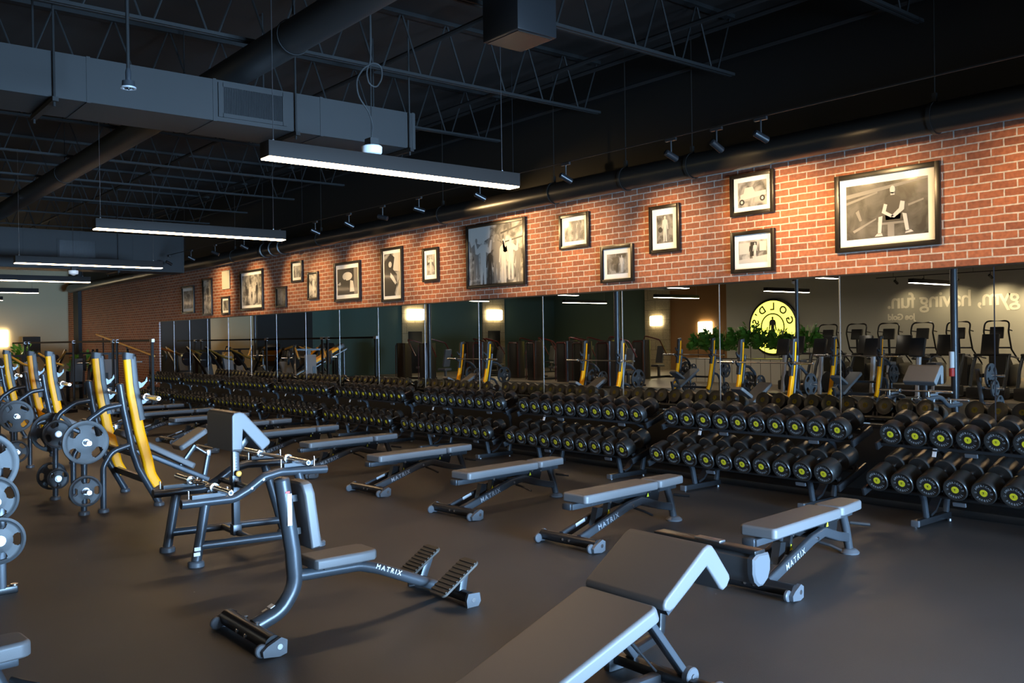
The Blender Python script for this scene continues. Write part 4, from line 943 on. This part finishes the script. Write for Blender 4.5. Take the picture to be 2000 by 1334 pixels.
for x0, x1 in ((-22.2, -19.75), (-26.15, -22.6), (-31.55, -26.25)): MB().box(((x0 + x1) / 2 + 26, 0, .95), (x1 - x0 - .06, .006, 1.6)).obj('clear_panel', 'clear', t)

# ------------------------------------------------------------------ plate loaded machines behind the fence
def leg_press(label, loc, rz):
    t = thing('leg_press', label, 'leg press', loc, rz, 'leg presses behind the fence')
    for s in (-1, 1):
        MB().sweep([(s * .38, -1.0, .25), (s * .38, 1.15, 1.45)], rrect(.07, .09, .015, 2), (1, 0, 0)).obj('rail', 'satin', t)
        MB().sweep([(s * .38, 1.05, .03), (s * .38, 1.05, 1.4)], rrect(.07, .08, .015, 2), (1, 0, 0)).obj('post', 'satin', t)
    MB().box((0, -.1, .03), (.9, 2.4, .06)).obj('base', 'satin', t)
    a = math.atan2(1.2, 2.15)
    MB().box((0, .45, 1.22), (.62, 1.0, .09), M.Rotation(a, 3, 'X'), bev=.02).obj('sled', 'yellow', t)
    MB().box((0, .98, 1.50), (.55, .28, .16), M.Rotation(a, 3, 'X'), bev=.03).obj('sled_cap', 'black', t)
    MB().box((0, -.1, .97), (.7, .05, .5), M.Rotation(a, 3, 'X')).obj('foot_board', 'tread', t)
    MB().cyl((-.85, .55, 1.18), (.85, .55, 1.18), .025).obj('plate_bar', 'chrome', t)
    MB().box((0, -1.0, .35), (.45, .45, .09), bev=.02).box((0, -1.35, .65), (.45, .09, .7), M.Rotation(R(30), 3, 'X'), bev=.02).obj('seat', 'vinyl', t)
    return t
leg_press('leg press with bright yellow sled behind the fence, left edge', (-27.2, 4.3, 0), R(195))
leg_press('leg press with yellow sled, mirrored behind the fence', (-29.8, 3.0, 0), R(-100))
leg_press('second leg press with yellow sled, mirrored farther left', (-33.5, 3.0, 0), R(-80))
def lever_machine(label, loc, rz):
    t = thing('lever_machine', label, 'machine', loc, rz, 'plate loaded lever machines')
    MB().sweep(fillet([(-.5, -.5, .05), (-.5, .1, 1.0), (-.45, .7, 1.55)], .3), rrect(.07, .07, .015, 2), (1, 0, 0)).sweep(fillet([(.5, -.5, .05), (.5, .1, 1.0), (.45, .7, 1.55)], .3), rrect(.07, .07, .015, 2), (1, 0, 0)).box((0, .6, 1.45), (1., .06, .06)).obj('lever_arms', 'satin', t)
    MB().box((0, 0, .04), (1.1, 1.6, .08)).box((0, .65, .75), (.1, .1, 1.4)).box((0, -.6, .5), (.08, .08, .9)).obj('frame', 'satin', t)
    MB().tube([(-.42, .62, 1.5), (-.42, -.1, 1.25), (-.42, -.42, 1.2)], .03, .1, 8).tube([(.42, .62, 1.5), (.42, -.1, 1.25), (.42, -.42, 1.2)], .03, .1, 8).obj('press_handle', 'gold', t)
    MB().box((0, -.1, .5), (.4, .4, .09), bev=.02).obj('seat', 'vinyl', t)
    MB().box((0, .25, .95), (.35, .09, .7), M.Rotation(R(-12), 3, 'X'), bev=.02).obj('backrest', 'vinyl', t)
    MB().cyl((-.85, .5, 1.2), (-.5, .5, 1.2), .025).cyl((.5, .5, 1.2), (.85, .5, 1.2), .025).obj('plate_peg', 'chrome', t)
    for s in (-1, 1): MB().lathe((s * .62, .5, 1.2), (s, 0, 0), [(.03, 0), (.215, 0), (.225, .02), (.215, .06), (.03, .06)], 28).obj('loaded_disc', 'rubber', t)
    return t
L1 = lever_machine('lever machine with dull gold handles behind the fence, nearest its end post', (-26.4, 7.2, 0), R(70))
for i, (x, y, a) in enumerate(((-25.3, 5.2, 110), (-28.8, 6.9, 60), (-31.5, 5.0, 120), (-35.6, 5.4, 80), (-31.5, 1.8, 40), (-35.4, 1.6, 200))):
    copy_tree(L1, ['second lever machine with dull gold handles behind the fence panel', 'third gold handled lever machine along the dim brick', 'fourth lever machine with dull gold handles in the dim end', 'lever machine farthest back at the left edge',
                   'lever machine mirrored beside the yellow sled', 'lever machine mirrored in the far left sheet'][i], (x, y, 0), R(a))
t = thing('stair_handrail', 'pale sloping handrail against the dim far brick', 'handrail', (-29.5, 8.6, 0))
MB().tube([(-3.4, 0, 2.05), (2.6, 0, 1.35)], .03, n=10).obj('rail', 'orange', t)
for x, z in ((-2.6, 1.95), (0, 1.65), (2.2, 1.4)): MB().cyl((x, 0, 0), (x, 0, z), .022, n=8).obj('post', 'satin', t)
# things at the lit far wall
t = tag(MB().box((0, 0, 0), (.05, .62, .62), bev=.02).obj('wall_lamp', 'sconce', None, (XL + .06, 6.55, 1.98)), 'glowing wall lamp on the beige far wall at the left edge', 'lamp')
t = thing('notice_board', 'pale grey board on a stand before the beige far wall', 'board', (-37.4, 7.5, 0))
MB().box((0, 0, 1.65), (.04, .6, .75), bev=.01).obj('panel', 'duct', t); MB().box((0, 0, .65), (.05, .06, 1.3)).box((0, 0, .02), (.5, .5, .04)).obj('stand', 'satin', t)
def foliage(b, c, r, n, s=.16):
    for k in range(n):
        a = random.uniform(0, 2 * PI); e = random.uniform(-.2, 1.); d = V((math.cos(a) * math.cos(e), math.sin(a) * math.cos(e), math.sin(e)))
        p = V(c) + V((d.x * r[0], d.y * r[1], d.z * r[2])) * random.uniform(.25, 1)
        t = (d + V((random.uniform(-.5, .5), random.uniform(-.5, .5), random.uniform(-.3, .6)))).normalized(); w = t.orthogonal().normalized() * s * .28
        tip = p + t * s; md = p + t * s * .5 + V((0, 0, .02))
        q = [b.bm.verts.new(x) for x in (p, md + w, tip, md - w)]; b.bm.faces.new(q)
def potted(label, loc, h, n):
    t = thing('potted_plant', label, 'plant', loc, 0, 'green plants')
    MB().lathe((0, 0, 0), (0, 0, 1), [(.16, 0), (.21, .4), (.19, .4), (.17, .36)], 18).obj('pot', 'satin', t)
    MB().cyl((0, 0, .3), (.02, .02, h * .8), .02, n=8).obj('stem', 'black', t)
    b = MB(); foliage(b, (0, 0, h * .62), (.42, .42, h * .42), n, .2); b.obj('foliage', 'leaf', t)
potted('dark leafy plant at the left edge before the beige wall', (-35.9, 6.9, 0), 1.7, 160)
potted('leafy plant mirrored in the leftmost mirror sheet', (-33.2, 8.25, 0), 1.4, 160)

# ------------------------------------------------------------------ cardio area behind the photographer, seen in the mirror
def treadmill(label, loc):
    t = thing('treadmill', label, 'treadmill', loc, 0, 'treadmills seen in the mirror')
    MB().box((0, -1.0, .12), (.82, 1.7, .10), bev=.02).obj('deck', 'satin', t)
    MB().box((0, -1.0, .175), (.52, 1.6, .012)).obj('belt', 'rubber', t)
    MB().box((0, 0, .18), (.86, .55, .30), bev=.06).obj('motor_hood', 'black', t)
    for s in (-1, 1):
        MB().sweep(fillet([(s * .40, .12, .1), (s * .42, -.12, .75), (s * .40, -.30, 1.12)], .2), rrect(.10, .06, .02, 3), (1, 0, 0)).obj('upright', 'frame', t)
        MB().tube([(s * .40, -.28, 1.10), (s * .40, -.85, 1.02)], .024, n=10).obj('handrail', 'steel', t)
    MB().box((0, -.28, 1.12), (.84, .22, .06), bev=.02).obj('cross_bar', 'black', t)
    MB().box((0, -.18, 1.38), (.42, .08, .54), M.Rotation(R(14), 3, 'X'), bev=.03).obj('console', 'satin', t)
    MB().box((0, -.234, 1.39), (.36, .012, .40), M.Rotation(R(14), 3, 'X')).obj('screen', 'black', t)
    return t
tr = None
for i, x in enumerate((-7.6, -8.75, -9.9, -11.05, -12.2, -13.35, -14.5, -15.6)):
    lb = 'treadmill mirrored at the right, %s of the row from the right' % ORD[i]
    if tr is None: tr = treadmill(lb, (x, -5.4, 0))
    else: copy_tree(tr, lb, (x, -5.4 - .06 * i, 0))
def stepper(label, loc):
    t = thing('stair_climber', label, 'climber', loc, 0, 'climbers with tall arched handles')
    MB().box((0, -.5, .35), (.62, 1.0, .70), bev=.12).obj('body', 'satin', t)
    MB().prism([(-.95, .0), (.05, 0), (.02, .95), (-.18, 1.0), (-.9, .25)], .5, M(((0, 0, 1, -.25), (1, 0, 0, 0), (0, 1, 0, 0), (0, 0, 0, 1)))).obj('shroud', 'black', t)
    MB().tube([(-.36, -.75, .7), (-.36, -.1, 1.15), (-.36, .1, 1.7), (-.36, .0, 2.02), (.36, .0, 2.02), (.36, .1, 1.7), (.36, -.1, 1.15), (.36, -.75, .7)], .026, .16, 10, 5).obj('arched_handle', 'satin', t)
    MB().tube([(-.36, -.1, 1.2), (.36, -.1, 1.2)], .024, n=8, up=(0, 0, 1)).tube([(-.36, .05, 1.75), (-.30, -.3, 1.72)], .02, n=8).tube([(.36, .05, 1.75), (.30, -.3, 1.72)], .02, n=8).obj('grip', 'rubber', t)
    MB().cyl((0, .0, .95), (0, .04, 1.5), .04).obj('mast', 'satin', t)
    MB().box((0, .04, 1.66), (.40, .08, .36), M.Rotation(R(12), 3, 'X'), bev=.02).obj('console', 'black', t)
    for s in (-1, 1): MB().box((s * .2, -.75 - s * .08, .55 + s * .1), (.16, .38, .06), bev=.015).obj('pedal', 'rubber', t)
    return t
st = None
for i, x in enumerate((-9.6, -10.7, -11.9, -13.05, -14.2, -15.35, -16.5, -17.6)):
    lb = 'climber with tall arched handles mirrored below the quotation, %s from the right' % ORD[i]
    if st is None: st = stepper(lb, (x, -11.0, 0))
    else: copy_tree(st, lb, (x, -11.0, 0))
def bike(label, loc):
    t = thing('exercise_bike', label, 'bike', loc, 0, 'exercise bikes seen in the mirror')
    MB().box((0, -.5, .05), (.14, 1.1, .08), bev=.02).box((0, .0, .04), (.55, .1, .07), bev=.02).box((0, -1.0, .04), (.55, .1, .07), bev=.02).obj('base', 'satin', t)
    MB().lathe((-.09, -.28, .42), (1, 0, 0), [(.05, 0), (.28, .02), (.28, .16), (.05, .18)], 26).obj('flywheel_cover', 'black', t)
    MB().sweep([(0, .0, .1), (0, -.12, 1.15)], rrect(.09, .10, .02, 3), (1, 0, 0)).obj('mast', 'silver', t)
    MB().box((0, -.05, 1.36), (.36, .10, .46), M.Rotation(R(16), 3, 'X'), bev=.03).obj('console', 'black', t)
    MB().tube([(-.24, -.55, 1.16), (-.22, -.18, 1.08), (.22, -.18, 1.08), (.24, -.55, 1.16)], .018, .06, 8, 4, (0, 0, 1)).obj('handlebar', 'rubber', t)
    MB().sweep([(0, -.75, .1), (0, -.85, .9)], rrect(.07, .07, .015, 2), (1, 0, 0)).obj('seat_post', 'silver', t)
    MB().box((0, -.86, .94), (.26, .30, .09), bev=.03).obj('saddle', 'vinyl', t)
    return t
bk = None
for i, (x, y) in enumerate(((-10.4, -2.9), (-11.6, -3.0), (-13.4, -3.6), (-14.6, -3.7))):
    lb = 'exercise bike mirrored in front of the treadmills, %s from the right' % ORD[i]
    if bk is None: bk = bike(lb, (x, y, 0))
    else: copy_tree(bk, lb, (x, y, 0))

# planter box with plants beneath the round sign
t = thing('planter_box', 'long white boarded planter mirrored below the round sign', 'planter', (-19.2, -8.6, 0))
b = MB().box((0, 0, .42), (5.4, .5, .84))
b.obj('box', 'planks', t)
b = MB()
for k in range(14): b.box((-2.6 + .4 * k, .252, .42), (.012, .006, .84))
b.obj('board_joint', 'satin', t)
MB().box((0, 0, .85), (5.36, .46, .03)).obj('soil', 'black', t)
for k in range(9):
    p = thing('planter_plant', '%s leafy plant from the left in the mirrored white planter' % ORD[k], 'plant', (-21.5 + .58 * k, -8.6, .87), 0, 'plants in the planter')
    h = random.uniform(.85, 1.3)
    MB().cyl((0, 0, 0), (.02, .02, h * .7), .012, n=6).obj('stem', 'black', p)
    b = MB(); foliage(b, (0, 0, h * .45), (.28, .26, h * .6), 260, .25); b.obj('foliage', 'leaf', p)

# round illuminated sign with the lifter, GOLD'S lettering
t = thing('round_sign', 'round glowing yellow wall sign with a lifter, mirrored above the plants', 'sign', (-23.6, YB, 2.02))
RS = 1.19
MB().lathe((0, .0, 0), (0, 1, 0), [(RS + .09, .01), (RS + .09, .10), (RS, .11), (RS * .2, .11)], 64).obj('sign_case', 'satin', t)
face = MB().lathe((0, .105, 0), (0, 1, 0), [(RS - .02, .0), (RS - .02, .02), (.01, .02)], 64).obj('sign_face', 'signyel', t)
b = MB(); b.ring((0, .126, 0), (0, 1, 0), [(.56, 0), (.56, .012), (.62, .012), (.62, 0)], 56).obj('ring', 'satin', face)
b = MB()
for i, ch in enumerate("GOLD'S"):
    a = PI / 2 + R((72, 36, 0, -36, -57, -75)[i])
    # seen from the room the reading direction is towards -x
    p = V((-.90 * math.cos(a), .128, .90 * math.sin(a))); o = V((-math.cos(a), 0, math.sin(a))); xd = V((-o.z, 0, o.x))
    b.add_mesh(text_mesh(ch, .47, .004, bold=.012), frame_m(p, xd, o))
b.obj('lettering', 'satin', face)
b = MB()
FRB = M(((-1, 0, 0, 0), (0, 0, 1, .128), (0, 1, 0, 0), (0, 0, 0, 1)))
for ol in ([(.05 * math.cos(k * PI / 6), .40 + .065 * math.sin(k * PI / 6)) for k in range(12)],
           [(-.04, .34), (-.13, .30), (-.17, .2), (-.17, .05), (-.2, -.12), (-.15, -.14), (-.11, .04), (-.09, .12), (-.08, -.05), (-.10, -.3), (-.09, -.45), (-.02, -.45), (0, -.15), (.02, -.45), (.09, -.45), (.10, -.3), (.08, -.05), (.09, .12), (.11, .04), (.15, -.14), (.2, -.12), (.17, .05), (.17, .2), (.13, .30), (.04, .34)],
           [(-.42, -.16), (.42, -.16), (.42, -.13), (-.42, -.13)]): b.prism(ol, .01, FRB)
b.obj('lifter', 'satin', face)

# painted quotation on the grey wall
def wall_text(body, size, xe, z, label):
    me = text_mesh(body, size, .004, .92, 'RIGHT', .012)
    o = MB().add_mesh(me, frame_m((0, 0, 0), (-1, 0, 0), (0, 0, 1))).obj('wall_lettering', 'walltext', None, (xe, YB + .006, z))
    return tag(o, label, 'lettering')
wall_text('to a gym, having fun.', .86, -18.35, 2.66, 'large pale lettering on the grey wall ending in the words having fun')
wall_text('Joe Gold', .34, -18.32, 2.20, 'small pale lettering under the quotation on the grey wall')
t = thing('lighting_track', 'black lighting track mirrored above the quotation', 'track', (-14.6, -15.6, 3.85), 0)
MB().box((0, 0, 0), (7.4, .04, .03)).obj('rail', 'satin', t)
for x in (-3, 0, 3): MB().cyl((x, 0, 0), (x, 0, 1.65), .006, n=6).obj('hanging_rod', 'joist', t)
for i, x in enumerate((-17.5, -16.4, -15.2, -14.0, -12.8, -11.7)):
    loc = (x, -15.6, 3.66)
    q = thing('track_spot', 'black track spot mirrored above the quotation, %s from its end' % ORD[i], 'spotlight', loc, 0, 'spots above the quotation')
    d = (V((x + .3, YB, 2.9)) - V(loc)).normalized()
    MB().lathe(d * -.09, d, [(.03, 0), (.05, .01), (.05, .2), (.042, .2)], 14).obj('lamp_head', 'black', q); MB().cyl((0, 0, 0), (0, 0, .17), .012, n=8).obj('bracket', 'black', q)
# selectorised strength machines
def tower(label, loc, rz=0):
    t = thing('weight_stack_machine', label, 'machine', loc, rz, 'weight stack machines')
    MB().sweep([(0, 0, .02), (0, 0, .8), (0, 0, 1.5), (0, 0, 1.56)], rrect(.62, .46, .12, 4), (0, 1, 0)).obj('shroud', 'shroud', t)
    MB().box((0, .235, .8), (.36, .02, 1.35), bev=.008).obj('stack_window', 'black', t)
    MB().tube([(-.30, .24, .05), (-.28, .24, 1.5), (.28, .24, 1.5), (.30, .24, .05)], .018, .1, 8, 4, (0, 1, 0)).obj('trim_bar', 'darkred', t)
    MB().box((0, -.9, .05), (.1, 1.5, .08)).box((0, -1.4, .04), (.8, .09, .06)).obj('base', 'satin', t)
    MB().box((.0, -.95, .5), (.38, .4, .09), bev=.02).box((0, -1.1, .95), (.34, .09, .7), M.Rotation(R(12), 3, 'X'), bev=.02).box((0, -1., .25), (.08, .08, .45)).obj('seat', 'vinyl', t)
    MB().tube([(-.45, -.95, 1.0), (-.42, -.6, 1.55), (0, -.2, 1.72), (.42, -.6, 1.55), (.45, -.95, 1.0)], .026, .15, 8, 4).obj('press_arm', 'darkred', t)
    return t
tw = None
for i, (x, y, a) in enumerate(((-21.3, -3.6, 0), (-23.2, -4.3, 5), (-25.3, -5.4, 0), (-27.3, -5.6, 8), (-29.4, -6.4, -5), (-31.6, -6.2, 0), (-33.6, -7, 10), (-24.5, -8.8, 0), (-27., -9.4, -8), (-29.8, -9.9, 5), (-32.6, -10.2, 0), (-35.2, -8.8, 12), (-30.5, -2.6, 80), (-33.2, -3.2, 70))):
    lb = 'dark weight stack machine mirrored before the green wall, %s' % (['nearest the planter', 'second from the planter', 'third from the planter', 'fourth from the planter', 'fifth from the planter', 'sixth from the planter', 'seventh from the planter', 'first of the back row', 'second of the back row', 'third of the back row', 'fourth of the back row', 'last of the back row', 'turned sideways near the fence', 'turned sideways at the back'][i])
    if tw is None: tw = tower(lb, (x, y, 0), R(a))
    else: copy_tree(tw, lb, (x, y, 0), R(a))
for i, (y, z) in enumerate(((-7.0, 2.95), (-12.05, 2.95))):
    tag(MB().box((0, 0, 0), (.12, 1.0, .55), bev=.05).obj('wall_lamp', 'sconce', None, (XL + .17, y, z)), 'glowing box lamp on the %s tiled pier mirrored' % ['nearer', 'farther'][i], 'lamp')
tag(MB().box((0, 0, 0), (.75, .12, .5), bev=.05).obj('wall_lamp', 'sconce', None, (-30.4, YB + .17, 2.45)), 'glowing box lamp mirrored on the pier beside the brown wall', 'lamp')
tag(MB().box((0, 0, 0), (.8, .12, .6), bev=.05).obj('wall_lamp', 'sconce', None, (-27.4, YB + .07, 2.05)), 'glowing box lamp mirrored on the brown wall', 'lamp')
# round steel columns of the hall, out of frame, seen in the mirror
def column(x, y, label, r=.075):
    return tag(MB().cyl((0, 0, 0), (0, 0, ZC), r, n=20).obj('steel_column', 'frame', None, (x, y, 0)), label, 'column', 'steel columns')
column(-8.9, -1.55, 'dark steel column mirrored at the right in front of the treadmills')
column(-13.6, -6.5 + 3.6, 'dark steel column mirrored beside the round sign', .05)
column(-18.9, -1.6, 'dark steel column mirrored behind the fourth mirror joint', .085)
column(-28.3, -1.2, 'dark steel column mirrored left of the tall photograph', .085)
column(-34.5, 3.0, 'dark steel column mirrored before the beige wall', .07)
t = thing('wipe_dispenser', 'white dispenser with red base fixed on the mirrored column', 'dispenser', (-8.9, -1.55 + .095, .95))
MB().cyl((0, .04, .0), (0, .04, .35), .055, n=18, bev=.01).obj('canister', 'white', t); MB().cyl((0, .04, -.18), (0, .04, -.003), .056, n=18, bev=.01).obj('red_base', 'red', t)
# ------------------------------------------------------------------ light
def area(name, loc, size, energy, col, rot):
    l = bpy.data.lights.new(name, 'AREA'); l.shape = 'RECTANGLE'; l.size, l.size_y = size; l.energy = energy; l.color = col
    o = bpy.data.objects.new(name, l); COL.objects.link(o); o.location = loc; o.rotation_euler = rot; return o
# daylight entering by the window wall behind the photographer, then an added fill
area('window_daylight', (XR - .05, wc, (WZ0 + WZ1) / 2), (WZ1 - WZ0, wl), DAY, (.38, .65, 1.), (0, R(90), 0)).data.spread = R(64)
area('added_fill_light', (XR - .05, -3.2, 1.4), (1.8, 4.0), 60, (.62, .8, 1.), (0, R(90), R(-25)))  # added fill that brightens the foreground pads, no known window there
for k, (loc, aim) in enumerate(SPOTS):
    l = bpy.data.lights.new('track_spot_light', 'SPOT'); l.energy = SPOT_W * (1.7 if k == 0 else random.uniform(.75, 1.2)); l.color = (1., .66, .30); l.spot_size = R(66); l.spot_blend = .95; l.shadow_soft_size = .03
    o = bpy.data.objects.new('track_spot_light', l); COL.objects.link(o)
    d = (V(aim) - V(loc)).normalized(); o.location = V(loc) + d * .10; o.rotation_euler = d.to_track_quat('-Z', 'Y').to_euler()
for x, e in ((-17.5, 16), (-15.8, 34), (-14.2, 56), (-12.8, 76), (-11.7, 90), (-10.6, 90)):
    l = bpy.data.lights.new('quotation_spot_light', 'SPOT'); l.energy = e; l.color = (1., .74, .40); l.spot_size = R(125); l.spot_blend = 1; l.shadow_soft_size = .05
    o = bpy.data.objects.new('quotation_spot_light', l); COL.objects.link(o); p = V((x, -15.6, 3.66)); d = (V((x + .3, YB, 1.6)) - p).normalized()
    o.location = p + d * .14; o.rotation_euler = d.to_track_quat('-Z', 'Y').to_euler()
w = bpy.data.worlds.new('world'); SC.world = w; w.use_nodes = True
w.node_tree.nodes['Background'].inputs[0].default_value = (.5, .65, 1., 1); w.node_tree.nodes['Background'].inputs[1].default_value = .02

# ------------------------------------------------------------------ camera
cam = bpy.data.cameras.new('camera'); co = bpy.data.objects.new('camera', cam); COL.objects.link(co); SC.camera = co
cam.sensor_width = 36; cam.lens = 36 * 1760.85 / 2000; cam.clip_start = .05; cam.clip_end = 200
yaw, pit, rol = R(-50.611), R(-.287), R(-.853)
fw = V((math.sin(yaw) * math.cos(pit), math.cos(yaw) * math.cos(pit), math.sin(pit))); rt = V((math.cos(yaw), -math.sin(yaw), 0)); up = rt.cross(fw)
r2 = rt * math.cos(rol) + up * math.sin(rol); u2 = up * math.cos(rol) - rt * math.sin(rol)
co.matrix_world = M(((r2.x, u2.x, -fw.x, 0), (r2.y, u2.y, -fw.y, 0), (r2.z, u2.z, -fw.z, 1.75), (0, 0, 0, 1)))

SC.view_settings.view_transform = 'Standard'; SC.view_settings.look = 'None'; SC.view_settings.gamma = 1; SC.view_settings.use_curve_mapping = False
SC.view_settings.exposure = EXPO
SC.cycles.max_bounces = 7; SC.cycles.diffuse_bounces = 3; SC.cycles.glossy_bounces = 5; SC.cycles.transmission_bounces = 4
SC.cycles.sample_clamp_indirect = 6; SC.cycles.caustics_reflective = False; SC.cycles.caustics_refractive = False
SC.cycles.use_denoising = True
